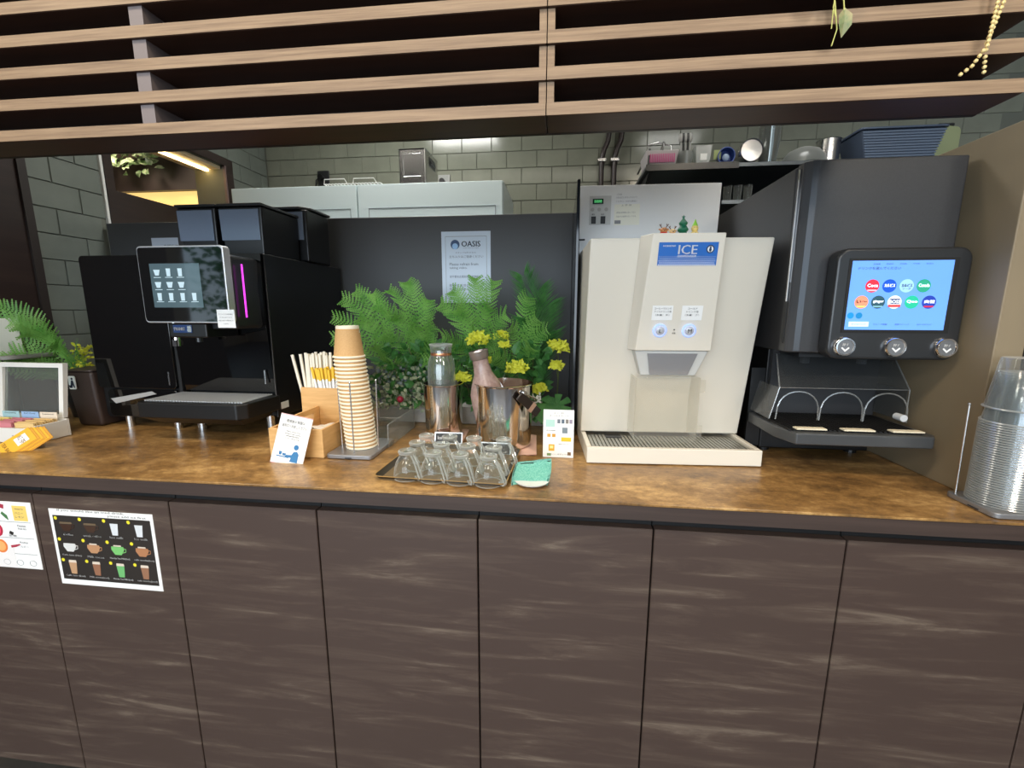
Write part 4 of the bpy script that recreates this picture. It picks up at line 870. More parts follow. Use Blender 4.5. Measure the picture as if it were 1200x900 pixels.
# ------------------------------------------------------------------ kitchen behind
fr = T('fridge', 'wide white two door kitchen fridge behind the charcoal board', 'fridge', (-.75, 1.35, 0))
def Fk(n, mb, mt, par=None, **k): return P(n, mb, mt, par or fr, local=False, **k)
Fk('cabinet', MB().box(-1.401, -.107, 1.205, 1.60, .0, 1.806), M_fridge, bevel=.003)
for a, b_x in ((-1.399, -.783), (-.777, -.110)):
    d_ = Fk('door', MB().box(a, b_x, 1.19, 1.2045, 1.22, 1.803), M_fridge, bevel=.002)
    Fk('door_groove', MB().box(a+.05, b_x-.03, 1.1885, 1.1899, 1.698, 1.7005).box(a+.05, a+.0525, 1.1885, 1.1899, 1.3, 1.698).box(b_x-.0325, b_x-.03, 1.1885, 1.1899, 1.3, 1.698), mat('groove_grey', (120, 132, 140), .4), d_)
rk_ = T('wire_rack', 'white wire rack lying on top of the fridge', 'wire rack', (-.81, 1.26, 1.8065))
b = MB(); P('frame', MB().tube([(-.13, -.06, .005), (.14, -.06, .005)], .002).tube([(-.13, .08, .005), (.14, .08, .005)], .002).tube([(-.13, -.06, .005), (-.13, .08, .005)], .002).tube([(.14, -.06, .005), (.14, .08, .005)], .002), M_white, rk_)
for k in range(16): b.tube([(-.12+k*.016, -.065, .006), (-.12+k*.016, .08, .006)], .0012, 5)
P('wires', b, M_white, rk_, kind='stuff')
for x in (-.13, .01): P('wire_loop', MB().tube([(x, -.06, .006), (x+.004, -.062, .026), (x+.10, -.062, .026), (x+.112, -.06, .006)], .002, 6), M_white, rk_)
tn = T('square_tin', 'tall square metal oil tin standing on the fridge', 'tin', (-.52, 1.30, 1.8065), -.03)
P('tin_body', MB().prism(rrect(-.064, .064, -.09, .09, .010), 0, .142, 'z'), M_steel, tn)
P('rolled_rim', MB().prism(rrect(-.066, .066, -.092, .092, .011), .1421, .146, 'z').prism(rrect(-.066, .066, -.092, .092, .011), -.0, .004, 'z'), M_chrome, tn)
P('pressed_frame', MB().tube([(-.040, -.0905, .03), (-.040, -.0905, .125), (.040, -.0905, .125), (.040, -.0905, .03), (-.04, -.0905, .03)], .0015, 6), M_steel, tn)
P('handle', MB().tube([(.0645, -.03, .115), (.070, -.03, .10), (.070, .03, .10), (.0645, .03, .115)], .003, 6).box(.0642, .066, -.04, .04, .085, .125), M_char2, tn)
for x, z, lab in ((-1.27, 2.01, 'dark wall socket on the tiles above the fridge, left'), (-.532, 1.965, 'dark wall socket with black plug beside the metal tin')):
    t = T('wall_socket', lab, 'socket', (x, 1.80, z))
    P('plate', MB().box(-.035, .035, -.008, .0012, -.05, .05), M_char2 if x < -1 else M_grey, t, bevel=.002)
    P('plug', MB().cyl((-.008, -.008, .01), (-.008, -.035, .01), .016, 16).tube([(-.008, -.03, .01), (-.03, -.036, -.01), (-.04, -.03, -.05), (-.035, -.02, -.12)], .004), M_black, t)
for x, lab in ((.361, 'left brown pipe of the pair running up the tiled wall'), (.430, 'right brown pipe of the pair running up the tiled wall')):
    t = T('wall_pipe', lab, 'pipe', (x, 1.77, 1.0), group='pair of brown wall pipes')
    P('pipe', MB().tube([(0, 0, 0), (0, 0, 1.02), (0, 0, 1.06), (.012, 0, 1.11), (.03, 0, 1.15), (.036, 0, 1.20), (.036, 0, 1.66)], .0135, 12), mat('pipe_brown', (44, 32, 32), .3), t, smooth=True)
    P('clamp', MB().box(-.022, .022, -.016, .028, 1.045, 1.062), M_steel, t, bevel=.002)
# steel wall shelf with kitchen things
sh = T('kitchen_shelf', 'stainless wall shelf with brackets full of kitchenware', 'shelf', (.9, 1.3, 1.8))
P('upper_board', MB().box(-.415, .95, -.19, .50, .002, .018), mat('shelf_steel', (96, 102, 106), .3, metal=.7), sh, bevel=.002)
P('lower_board', MB().box(-.10, .95, -.15, .50, -.128, -.112), mat('shelf_steel', (96, 102, 106), .3, metal=.7), sh, bevel=.002)
P('bracket', MB().prism([(-.19, 0), (.50, 0), (.50, -.24), (.46, -.24)], -.40, -.385, 'x'), M_char2, sh)
P('front_trim', MB().box(-.415, -.06, -.196, -.1905, -.004, .020), M_char2, sh)
P('end_rail', MB().tube([(-.405, -.18, .018), (-.40, -.17, .085), (-.385, .2, .10)], .004), M_char2, sh)
P('back_panel', MB().box(-.10, .95, .49, .50, -.111, .0015), M_dark, sh)
ZS = 1.8188
t = T('wire_basket', 'white plastic basket with pink grid front at the shelf end', 'basket', (.548, 1.17, ZS))
P('basket_body', MB().hexa([(-.055,-.04,.002),(.055,-.04,.002),(.055,.08,.002),(-.055,.08,.002)], [(-.064,-.048,.06),(.066,-.048,.06),(.066,.085,.06),(-.064,.085,.06)]), mat('basket_white', (176, 170, 172), .5), t, bevel=.004)
b = MB()
for k in range(14): b.box(-.047+k*.0072, -.0435+k*.0072, -.0475, -.043, .014, .046)
P('pink_grid', b, mat('grid_pink', (196, 84, 140), .5), t, kind='stuff')
P('carry_loop', MB().tube([(-.05, .02, .06), (-.045, .03, .105), (.0, .04, .118), (.05, .03, .10), (.055, .02, .06)], .003).tube([(.0, -.02, .062), (.014, 0, .105)], .004), M_steel, t)
t = T('utensil_pot', 'plastic utensil holder with dark brushes upright on the shelf', 'utensil holder', (.648, 1.17, ZS))
P('pot', MB().lathe([(.026, .0005), (.032, .06), (.030, .06), (.024, .003), (.001, .003)], n=20), clear('frosted_tub', (200, 206, 204), .35, .8, .2, .4, .7), t, smooth=True)
for k in range(5): P('utensil', MB().tube([(-.01+k*.006, 0, .004), (-.018+k*.009, 0, .10)], .0035, 6).ball((-.019+k*.009, 0, .118), .011, (1, .6, 1.7)), M_char2 if k % 2 else M_grey, t, smooth=True)
t = T('food_tub', 'clear square plastic tub on the shelf beside the utensil pot', 'tub', (.712, 1.16, ZS))
P('tub', MB().hexa([(-.024,-.02,.0005),(.024,-.02,.0005),(.024,.02,.0005),(-.024,.02,.0005)], [(-.032,-.026,.075),(.032,-.026,.075),(.032,.026,.075),(-.032,.026,.075)]), clear('frosted_tub', (200, 206, 204), .35, .8, .2, .4, .7), t)
P('label', MB().box(-.012, .014, -.0245, -.0235, .02, .045), M_paper, t)
t = T('blue_bowl', 'blue rimmed bowl lying on its side on the shelf', 'bowl', (.802, 1.15, ZS+.0345))
Mq = Matrix((X, Z, -Y)).transposed()
P('bowl', MB().lathe([(.020, -.035), (.030, -.02), (.0335, .012), (.030, .012), (.026, -.018), (.001, -.030)], (0, 0, 0), 28, M=Mq), mat('bowl_blue', (60, 84, 150), .2), t, smooth=True)
P('inner', MB().ball((0, -.002, -.004), .014, (1, .5, 1)), mat('bowl_pale', (150, 170, 196), .3), t, smooth=True)
P('green_tag', MB().box(-.042, -.014, .012, .014, -.005, .030), mat('tag_green', (170, 182, 120), .6), t)
t = T('steel_canister', 'round steel canister lying with its open mouth forward', 'canister', (.886, 1.17, ZS+.0435))
P('shell', MB().lathe([(.0425, .06), (.0425, -.04), (.0395, -.042), (.0385, -.038), (.0385, .055), (.001, .056)], (0, 0, 0), 36, M=Mq), M_steel, t, smooth=True)
P('rim', MB().lathe([(.0385, .036), (.043, .04), (.0385, .044)], (0, 0, 0), 36, M=Matrix((X, Z, -Y)).transposed()).lathe([(.0375, -.04), (.0425, -.0445)], (0, 0, 0), 36, M=Mq), M_chrome, t, smooth=True)
P('inside_dark', MB().lathe([(.0384, -.030), (.0001, -.030)], (0, 0, 0), 36, M=Mq), M_dark, t)
tc0 = T('plastic_tumbler', 'ribbed clear plastic tumbler stacked on the shelf beside the canister', 'tumbler', (.978, 1.19, ZS), group='stacked clear tumblers')
P('cup_body', MB().lathe([(.030, .0008), (.040, .085), (.041, .088), (.039, .088), (.028, .004), (.001, .003)], n=24), clear('tumbler_clear', (205, 212, 208), .18, .8, .1, .4, .5), tc0, smooth=True)
for k in range(1, 9): dup(tc0, (.978, 1.19, ZS+k*.0125), 0, 'clear plastic tumbler in the shelf stack, %s' % (('second from the bottom', 'third from the bottom', 'fourth from the bottom', 'in the middle', 'fourth from the top', 'third from the top', 'second from the top', 'topmost')[k-1]))
t = T('strainer_cover', 'pale clear dome cover on the shelf behind the dispenser', 'dome cover', (1.115, 1.19, ZS))
P('dome', MB().lathe([(.080, .0008), (.075, .03), (.055, .055), (.03, .066), (.001, .068)], n=32), clear('dome_clear', (180, 190, 188), .3, .7, .2, .4, .8), t, smooth=True)
t = T('metal_pot', 'deep steel pot on the shelf beside the blue basket', 'pot', (1.22, 1.22, ZS))
P('pot', MB().lathe([(.04, .0008), (.042, .10), (.044, .102), (.040, .102), (.038, .004), (.001, .003)], n=28), M_steel, t, smooth=True)
t = T('blue_basket', 'blue grey woven plastic basket on the right of the shelf', 'basket', (1.435, 1.20, ZS))
P('basket_body', MB().hexa([(-.12,-.06,.001),(.12,-.06,.001),(.12,.07,.001),(-.12,.07,.001)], [(-.148,-.07,.105),(.148,-.07,.105),(.148,.08,.105),(-.148,.08,.105)]), mat('basket_blue', (74, 86, 106), .5), t, bevel=.006)
b = MB()
for k in range(10):
    z = .008+k*.0095; w = .12+.028*z/.105; y = -.06-.010*z/.105
    b.box(-w, w, y-.0045, y-.0005, z, z+.0055)
P('woven_bands', b, mat('basket_band', (92, 106, 126), .45), t, kind='stuff')
P('rim', MB().prism(rrect(-.155, .155, -.078, .088, .015), .1055, .113, 'z'), mat('basket_blue', (74, 86, 106), .5), t, bevel=.002)
t = T('cutting_board', 'pale green cutting board standing at the shelf end', 'cutting board', (1.645, 1.21, ZS), .3)
P('board', MB().prism(rrect(-.055, .055, .001, .135, .02), -.008, .008, 'y'), mat('board_green', (150, 158, 120), .6), t, bevel=.003)
P('dark_edge', MB().tube([(-.06, 0, .002), (-.062, 0, .10), (-.045, 0, .135), (.02, 0, .142)], .007, 8), M_char2, t, smooth=True)
for k, x in enumerate((.83, .87, .91)):
    t = T('drinking_glass', 'small drinking glass on the lower kitchen shelf, %s' % ('left', 'middle', 'right')[k], 'glass', (x, 1.18, 1.6888), group='glasses on the lower shelf')
    P('glass', MB().lathe([(.014, .0005), (.017, .06), (.016, .06), (.013, .004), (.001, .003)], n=18), M_glass, t, smooth=True)

# ------------------------------------------------------------------ left end of the worktop
bn = T('waste_bin', 'narrow dark brown counter bin with white litter sticker', 'bin', (-1.28, .39, CT))
P('bin_body', MB().hexa([(-.037,-.050,.0008),(.044,-.050,.0008),(.044,.05,.0008),(-.037,.05,.0008)], [(-.052,-.062,.172),(.048,-.062,.172),(.048,.06,.172),(-.052,.06,.172)]), mat('bin_brown', (62, 50, 46), .45), bn, bevel=.010, seg=3)
P('rim', MB().prism(rrect(-.054, .0485, -.0635, .0615, .010), .1725, .176, 'z'), mat('bin_rim', (76, 64, 58), .5), bn)
sk = P('litter_sticker', MB().prism(rrect(-.030, -.006, .118, .158, .004), -.0645, -.0630, 'y'), M_paper, bn)
b = MB(); b.M = Matrix.Translation((.013, 0, 0)); disc(b, (-.030, -.0650, .150), X, Z, .0035, 0)
P('litter_person', b.prism([(-.037, .128), (-.033, .145), (-.027, .145), (-.025, .135), (-.0225, .123), (-.026, .123), (-.029, .132), (-.032, .122), (-.035, .122)], -.0652, -.0648, 'y').prism([(-.041, .122), (-.036, .122), (-.035, .130), (-.042, .130)], -.0652, -.0648, 'y'), mat('ink_navy', (34, 40, 60), .6), sk)
tb = T('tea_box', 'white tea packet box with its framed glass lid open', 'tea box', (-1.38, .20, CT), .0)
def Q(n, mb, mt, par=None, **k):
    mb.v = [v - Vector((.040, 0, 0)) for v in mb.v]; return P(n, mb, mt, par or tb, local=False, **k)
Q('box_front', MB().box(-1.47, -1.19, .165, .170, CT+.001, .926), M_white, bevel=.001)
Q('box_side', MB().box(-1.195, -1.19, .1702, .245, CT+.001, .932), M_white, bevel=.001)
Q('box_floor', MB().box(-1.47, -1.1952, .1702, .245, CT+.001, .890), M_white)
Q('box_back', MB().box(-1.47, -1.19, .2452, .250, CT+.001, .934), M_white)
for x in (-1.265, -1.335, -1.405): Q('divider', MB().box(x-.001, x+.001, .1702, .245, .8902, .925), M_white)
lid = Q('lid_frame', MB().prism([(.251, .934), (.262, .934), (.285, 1.088), (.272, 1.088)], -1.222, -1.208, 'x').prism([(.251, .934), (.262, .934), (.285, 1.088), (.272, 1.088)], -1.424, -1.408, 'x')
      .prism([(.2705, 1.076), (.283, 1.076), (.285, 1.088), (.272, 1.088)], -1.408, -1.222, 'x').prism([(.251, .934), (.262, .934), (.263, .944), (.2525, .944)], -1.408, -1.222, 'x').prism([(.251, .934), (.262, .934), (.285, 1.088), (.272, 1.088)], -1.6, -1.59, 'x').prism([(.2705, 1.076), (.283, 1.076), (.285, 1.088), (.272, 1.088)], -1.59, -1.424, 'x'), M_white)
Q('lid_glass', MB().prism([(.256, .944), (.2575, .944), (.279, 1.076), (.2775, 1.076)], -1.408, -1.222, 'x'), clear('lid_pane', (216, 222, 220), .16, .7, .05), lid)
cols = ((206, 132, 134), (222, 186, 120), (196, 120, 128))
for c_ in range(3):
    for k in range(9):
        x = -1.302 - c_*.070; y = .1745+k*.0062
        b = MB().box(x+.003, x+.062, y, y+.004, .8905, .938+.002*math.sin(k*2)); col = ((224, 190, 128), (204, 128, 136), (230, 206, 130))[c_]
        tag(P('tea_packet', b, mat('packet_%d' % col[0], col, .6)), 'tea packet filed in the %s compartment of the white box' % ('right', 'middle', 'left')[c_], 'tea packet', 'tea packets in the white box')
for k, (x, col, nm) in enumerate(((-1.302, (226, 214, 196), 'cream'), (-1.362, (150, 184, 222), 'light blue'), (-1.425, (160, 196, 206), 'pale teal'))):
    dvd = P('divider_card', MB().box(x, x+.055, .236, .2372, .8905, .954), mat('card_%d' % col[0], col, .6)); tag(dvd, nm + ' index card standing at the back of the tea box', 'index card')
    b = MB(); text(b, ('Lemon', 'Earl Grey', 'Darjeeling')[k], (x+.0275, .2356, .949), X, Z, w=.036, h=.005, d=0); P('lettering', b, M_ink, dvd)
# acrylic holder with yellow packets
hz = T('packet_holder', 'clear acrylic holder for yellow packets at the left counter edge', 'acrylic holder', (-1.20, .13, CT))
P('holder_frame', MB().tube([(-.10, -.02, .0022), (.022, .018, .0022), (.022, .025, .05)], .0016, 6).tube([(-.10, -.02, .0022), (-.10, -.02, .03)], .0016, 6).tube([(-.042, -.0005, .0022), (-.042, -.0005, .034)], .0016, 6), clear('edge_acrylic3', (225, 228, 230), .45, .9, .2, .4, .8), hz)
P('holder_panel', MB().add([(-.10, -.02, .001), (.022, .018, .001), (.022, .018, .012), (-.10, -.02, .012), (-.101, -.017, .001), (.021, .021, .001), (.021, .021, .012), (-.101, -.017, .012)], [(0,1,2,3),(4,7,6,5),(0,3,7,4),(1,5,6,2),(3,2,6,7),(0,4,5,1)]), M_acry, hz)
U_ = Vector((.060, .018, 0)); V_ = Vector((.052, .052, .050)); NU, NV = U_.normalized(), V_.normalized(); NN = NU.cross(NV).normalized(); NU = NV.cross(NN).normalized()
for k in range(6):
    o_ = Vector((-1.250+k*.0055, .098+k*.0030, CT+.0135)); mb = MB()
    mb.hexa([o_, o_+NU*.044, o_+NU*.044-NN*.002, o_-NN*.002], [o_+NV*.072, o_+NU*.044+NV*.072, o_+NU*.044+NV*.072-NN*.002, o_+NV*.072-NN*.002])
    pk = P('yellow_packet', mb, mat('packet_yellow', (226, 170, 36), .5) if k % 2 == 0 else mat('packet_amber', (204, 146, 40), .5)); tag(pk, 'yellow sachet leaning in the clear holder, %s' % ('frontmost', 'second from the front', 'third from the front', 'fourth from the front', 'fifth from the front', 'rearmost')[k], 'sachet', 'yellow sachets in the clear holder')
    if k == 0:
        P('white_patch', MB().quad(o_+NU*.010+NV*.034, NU, NV, .024, .026, .0004), M_paper, pk)
        q = MB(); text(q, '紅茶', o_+NU*.022+NV*.047, NU, NV, h=.012, d=.0008); text(q, 'TEA BAG', o_+NU*.022+NV*.013, NU, NV, w=.036, h=.008, d=.0008); P('lettering', q, mat('ink_brown', (110, 70, 20), .6), pk)
# grey stand and white box at the far left
st = T('display_stand', 'grey round edged stand with white box at the far left', 'display stand', (-1.55, .36, CT))
P('stand_top', MB().prism(rrect(-.10, .075, -.06, .08, .03), .205, .217, 'z'), mat('stand_grey', (132, 130, 124), .5), st, bevel=.003)
P('stand_stem', MB().cyl((-.02, 0, .001), (-.02, 0, .2049), .02, 20), M_char2, st, smooth=True)
P('stand_foot', MB().cyl((-.02, 0, .0005), (-.02, 0, .008), .05, 24), M_char2, st)
t = T('white_carton', 'tall white carton on the grey stand at the left edge', 'carton', (-1.57, .36, CT+.2175))
P('carton', MB().hexa([(-.05,-.03,.0005),(.035,-.03,.0005),(.035,.03,.0005),(-.05,.03,.0005)], [(-.05,-.03,.11),(.028,-.03,.11),(.028,.03,.11),(-.05,.03,.11)]), M_white, t, bevel=.002)
P('dark_band', MB().box(-.048, .020, -.0306, -.0301, .03, .06), mat('beige_band', (190, 180, 160), .6), t)

# ------------------------------------------------------------------ planter and foliage
pt = T('planter', 'long pale stone planter box behind the steel coolers', 'planter', (-.15, .56, CT))
P('trough', MB().box(-.275, .26, -.055, -.045, .0008, .056).box(-.275, .26, .055, .065, .0008, .056).box(-.275, -.265, -.045, .055, .0008, .056).box(.25, .26, -.045, .055, .0008, .056).box(-.265, .25, -.045, .055, .0008, .046), M_conc, pt, bevel=.0015, seg=1)
def bez(a, b, c, t): return a*(1-t)**2 + b*2*t*(1-t) + c*t*t
def frond(A, B, D, w, pairs, style, mt, par, name='frond', view=None, seed=0):
    """a frond along a bent stem from A over B to D; leaflets of length w on both sides"""
    r = random.Random(seed); A, B, D = Vector(A), Vector(B), Vector(D); mb = MB()
    N = pairs; mb.tube([bez(A, B, D, i/10) for i in range(11)], [.0016*(1-.07*i) for i in range(11)], 4)
    V = view or Vector((r.uniform(-.35, .35), -1, r.uniform(-.1, .5))).normalized()
    start = .22 if style != 'palm' else .12
    for i in range(N):
        t = start + (1-start)*i/N
        p = bez(A, B, D, t); tg = (bez(A, B, D, min(1, t+.02)) - bez(A, B, D, t-.02)).normalized()
        side = tg.cross(V).normalized(); nrm = side.cross(tg)
        prof = math.sin(PI*min(1, .16+.84*(1-(t-start)/(1-start))))**.7 if style == 'fern' else (.55+.45*math.sin(PI*(t-start)/(1-start)))
        for s in (-1, 1):
            L_ = w*prof*r.uniform(.88, 1.08)
            d = (side*s*(1 if style != 'palm' else .62) + tg*(.62 if style == 'fern' else .85) + nrm*r.uniform(-.28, .28)).normalized()
            if style == 'fern':
                q = d.cross(nrm).normalized(); K_ = max(4, int(L_/.0048)); hw = min(.0046, L_*.2)
                prev = None
                for k in range(K_):       # toothed pinna: small leaf blades either side of the midrib
                    u0 = k/K_; c0 = p + d*L_*u0 - nrm*.25*L_*u0*u0; hh = hw*(1-u0)**.6+.0008; st_ = L_/K_*.95
                    c1 = c0 + d*st_*.5; c2 = c0 + d*st_*1.25
                    for s2 in (-1, 1): mb.add([c0, c1 + q*s2*hh + d*st_*.5, c2], [(0, 1, 2)])
            else:
                ww = (.0021 if style == 'palm' else .006); q = d.cross(nrm).normalized()*ww; e = p + d*L_ - nrm*.18*L_ - Vector((0, 0, .10*L_))
                m1 = p + d*L_*.45 - nrm*.03*L_
                mb.add([p, m1+q, e, m1-q, m1+nrm*.0012], [(0, 1, 4), (1, 2, 4), (2, 3, 4), (3, 0, 4)])
    FLAT.add(name)
    return P(name, mb, mt, par)
def plant(name, label, cat, base): return T(name, label, cat, base)
def grow(t, base, tips, w, pairs, style, mt, bend=.5, sd=0):
    bx = Vector(base)
    for k, tip in enumerate(tips):
        D = Vector(tip)-bx; A = Vector((rnd.uniform(-.015, .015), rnd.uniform(-.01, .01), 0)); B = Vector((D.x*.25, D.y*.25, D.z*(.72+bend*.4)))
        frond(A, B, D, w*rnd.uniform(.9, 1.1), pairs, style, mt, t, seed=sd+k)
b1 = (-.395, .575, .932); t = plant('fern', 'bright green fern behind the paper cup stack, leftmost in the planter', 'fern', b1)
grow(t, b1, [(-.50, .46, 1.275), (-.475, .50, 1.30), (-.53, .45, 1.22), (-.42, .50, 1.29), (-.52, .42, 1.16), (-.44, .44, 1.22), (-.36, .46, 1.24), (-.40, .42, 1.14)], .036, 21, 'fern', M_leaf, sd=10)
b2 = (-.29, .585, .932); t = plant('fern', 'tall bright green fern between the paper cups and the notice', 'fern', b2)
grow(t, b2, [(-.31, .50, 1.325), (-.36, .48, 1.30), (-.40, .47, 1.255), (-.25, .50, 1.275), (-.33, .44, 1.23), (-.27, .43, 1.20), (-.22, .46, 1.22), (-.36, .42, 1.17), (-.20, .42, 1.15), (-.33, .40, 1.09)], .037, 24, 'fern', M_leaf, sd=30)
b3 = (-.10, .585, .932); t = plant('fern', 'full green fern right below the laminated notice', 'fern', b3)
grow(t, b3, [(-.17, .50, 1.30), (-.10, .50, 1.335), (-.04, .48, 1.325), (-.20, .47, 1.26), (-.14, .44, 1.25), (-.05, .44, 1.26), (.0, .46, 1.23), (-.09, .40, 1.20), (-.18, .40, 1.17), (-.01, .40, 1.17), (-.23, .38, 1.10)], .036, 24, 'fern', M_leaf, sd=60)
b4 = (.03, .56, .932); t = plant('broad_fern', 'lighter broad leafed fern reaching right above the wide bucket', 'fern', b4)
grow(t, b4, [(.09, .44, 1.22), (.06, .46, 1.28), (.12, .42, 1.19), (.02, .40, 1.20), (.08, .38, 1.14), (-.03, .38, 1.12)], .034, 20, 'fern', M_leaf, sd=90)
b5 = (.085, .60, .932); t = plant('palm', 'dark green palm with thin arching leaflets beside the ice dispenser', 'palm', b5)
grow(t, b5, [(.04, .55, 1.345), (.085, .56, 1.30), (.115, .58, 1.26), (.11, .54, 1.17), (.06, .50, 1.22)], .100, 34, 'palm', M_leaf2, bend=.3, sd=120)
b6 = (-.36, .48, .932)
# big dark round leaves low in the planter
t = plant('leafy_shrub', 'dark green leafy shrub filling the planter behind the coolers', 'shrub', (-.15, .55, .932))
mb = MB()
def leaf(mb, p, d, n_, L_, w_):
    d = d.normalized(); q = d.cross(n_).normalized(); n_ = q.cross(d)
    mb.add([p, p+d*L_*.3+q*w_*.8+n_*w_*.2, p+d*L_*.65+q*w_*.75+n_*w_*.15, p+d*L_-n_*L_*.15, p+d*L_*.65-q*w_*.75+n_*w_*.15, p+d*L_*.3-q*w_*.8+n_*w_*.2, p+d*L_*.5], [(0,1,6),(1,2,6),(2,3,6),(3,4,6),(4,5,6),(5,0,6)])
FLAT.update(('leaves', 'petals', 'leaf_blade', 'foliage'))
r6 = random.Random(5)
for k in range(420):
    p = Vector((r6.uniform(-.26, .26), r6.uniform(-.10, .05), r6.uniform(.01, .20)))
    leaf(mb, p, Vector((r6.uniform(-1, 1), r6.uniform(-1, .2), r6.uniform(-.3, 1))), Vector((r6.uniform(-.5, .5), -1, r6.uniform(0, 1))), r6.uniform(.03, .05), r6.uniform(.010, .016))
P('leaves', mb, M_leaf2, t, kind='stuff')
for k in range(8): P('stem', MB().tube([(-.22+k*.062, .01, 0), (-.21+k*.062, -.01, .12), (-.23+k*.065, -.04, .19)], .002, 5), M_stem, t)
# pale berried sprigs left of the narrow cooler
t = plant('eucalyptus_sprig', 'grey green and cream small leafed sprig left of the narrow cooler', 'sprig', (-.33, .50, .9415))
r6 = random.Random(9); m1, m2 = MB(), MB()
for k in range(420):
    p = Vector((r6.uniform(-.085, .10), r6.uniform(-.07, .02), r6.uniform(.0, .13))); d = Vector((r6.uniform(-1, 1), r6.uniform(-1, .1), r6.uniform(-.6, 1)))
    leaf(m1 if p.z < .075 or r6.random() < .45 else m2, p, d, Vector((r6.uniform(-.6, .6), -1, r6.uniform(-.2, .9))), r6.uniform(.011, .017), r6.uniform(.005, .008))
P('leaves', m1, M_leaf3, t, kind='stuff'); P('leaves', m2, M_leaf4, t, kind='stuff', label='bluish grey leaves')
for k in range(6): P('stem', MB().tube([(-.05+k*.022, 0, -.004), (-.07+k*.03, -.02, .06), (-.075+k*.032, -.04, .12)], .0014, 5), M_stem, t)
P('red_berry', MB().ball((.015, -.078, .036), .010), mat('berry_red', (150, 24, 50), .4), t, smooth=True)
# yellow flower heads
yf = [(-.080, .44, 1.155, .034), (-.012, .45, 1.165, .020), (.035, .42, 1.075, .032), (-.122, .42, 1.045, .024), (-.055, .42, 1.095, .018), (.150, .50, 1.130, .034), (.148, .49, 1.075, .022), (.098, .46, 1.010, .024), (-.003, .44, 1.14, .014)]
nmf = ['yellow flower head above the frosted carafe neck', 'small yellow flower head right of the largest one', 'yellow flower head directly above the wide bucket', 'yellow flower head between the two coolers', 'small yellow flower head right beside the frosted carafe', 'tall yellow flower head nearest the ice dispenser', 'lower yellow flower head beside the palm', 'yellow flower head just right of the wide bucket rim', 'tiny yellow flower head under the broad fern']
for k, (x, y, z, r_) in enumerate(yf):
    t = T('yellow_flower', nmf[k], 'flower', (x, y, z), 0, 'yellow artificial flowers'); mb = MB(); r6 = random.Random(200+k)
    for j in range(int(190*r_/.03)):
        a, b_ = r6.uniform(0, 2*PI), r6.uniform(-.5, 1.3); p = Vector((math.cos(a)*math.cos(b_), math.sin(a)*math.cos(b_), math.sin(b_)*.7))*r_*r6.uniform(.35, .95)
        leaf(mb, p, Vector((r6.uniform(-1, 1), r6.uniform(-1, .3), r6.uniform(-.5, 1))), Vector((0, -1, .5)), .012, .0042)
    P('petals', mb, M_yel, t, kind='stuff')
    P('stem', MB().tube([(0, 0, -.004), (.004, .04, -(z-.98)*.5), (.0, .11, -(z-.945))], .0015, 5), M_stem, t)
# split monstera leaf
t = plant('monstera', 'glossy split monstera leaf low beside the small menu card', 'monstera', (.115, .50, .935))
def mons(cx, cy, cz, R_, rot, til):
    mb = MB(); pts = []
    for k in range(48):
        a = -PI+2*PI*k/48; rr = R_*(1-.25*math.cos(a)+.08*math.cos(2*a)); notch = (abs(a) < 2.3 and abs(math.sin(a*3.4)) > .955); rr *= .5 if notch else 1
        pts.append((rr*math.sin(a), rr*math.cos(a)*1.1, -.10*rr*abs(math.sin(a))))
    mb.M = Matrix.Translation((cx, cy, cz)) @ Matrix.Rotation(til, 4, 'X') @ Matrix.Rotation(rot, 4, 'Z')
    mb.add([(0, 0, .003)] + pts, [(0, k+1, (k+1) % 48+1) for k in range(48)]); return mb
P('leaf_blade', mons(.035, -.08, .035, .048, -1.0, .9), M_leaf2, t); P('leaf_blade', mons(-.005, -.07, .012, .040, 2.4, 1.0), M_leaf2, t)
P('stem', MB().tube([(0, 0, 0), (.01, -.03, .03), (.03, -.075, .035)], .0022, 6).tube([(0, 0, 0), (-.002, -.03, .02), (-.005, -.066, .012)], .002, 6), M_stem, t)
t = plant('white_blossom', 'small white blossom cluster right of the wide bucket', 'flower', (.085, .43, .99))
mb = MB(); r6 = random.Random(77)
for j in range(40): leaf(mb, Vector((r6.uniform(-.02, .02), r6.uniform(-.01, .01), r6.uniform(-.012, .012))), Vector((r6.uniform(-1, 1), -.4, r6.uniform(-1, 1))), Vector((0, -1, 0)), .009, .003)
P('petals', mb, mat('blossom_white', (226, 224, 214), .6), t, kind='stuff'); P('stem', MB().tube([(0, 0, 0), (.0, .05, -.03), (0, .1, -.048)], .0014, 5), M_stem, t)
# left hand fern and yellow flowers behind the bin
pb = T('plant_pot', 'dark pot behind the counter bin holding the left fern', 'plant pot', (-1.44, .47, CT))
P('pot', MB().lathe([(.04, .0005), (.052, .09), (.055, .10), (.050, .10), (.046, .085), (.001, .085)], n=28), M_char2, pb, smooth=True)
b7 = (-1.44, .47, .975); t = plant('fern', 'large green fern drooping leftwards behind the tea box', 'fern', b7)
grow(t, b7, [(-1.62, .34, 1.17), (-1.60, .38, 1.25), (-1.58, .30, 1.12), (-1.56, .36, 1.21), (-1.50, .34, 1.20), (-1.45, .33, 1.17), (-1.53, .27, 1.10), (-1.60, .30, 1.06), (-1.40, .36, 1.13), (-1.36, .40, 1.12)], .040, 24, 'fern', M_leaf, sd=150)
t = T('yellow_flower', 'yellow flower head behind the counter bin at left', 'flower', (-1.405, .455, 1.085), 0, 'yellow artificial flowers'); mb = MB(); r6 = random.Random(300)
for j in range(90):
    p = Vector((r6.uniform(-.03, .03), r6.uniform(-.02, .02), r6.uniform(-.04, .04))); leaf(mb, p, Vector((r6.uniform(-1, 1), -.5, r6.uniform(-.5, 1))), Vector((0, -1, .5)), .014, .005)
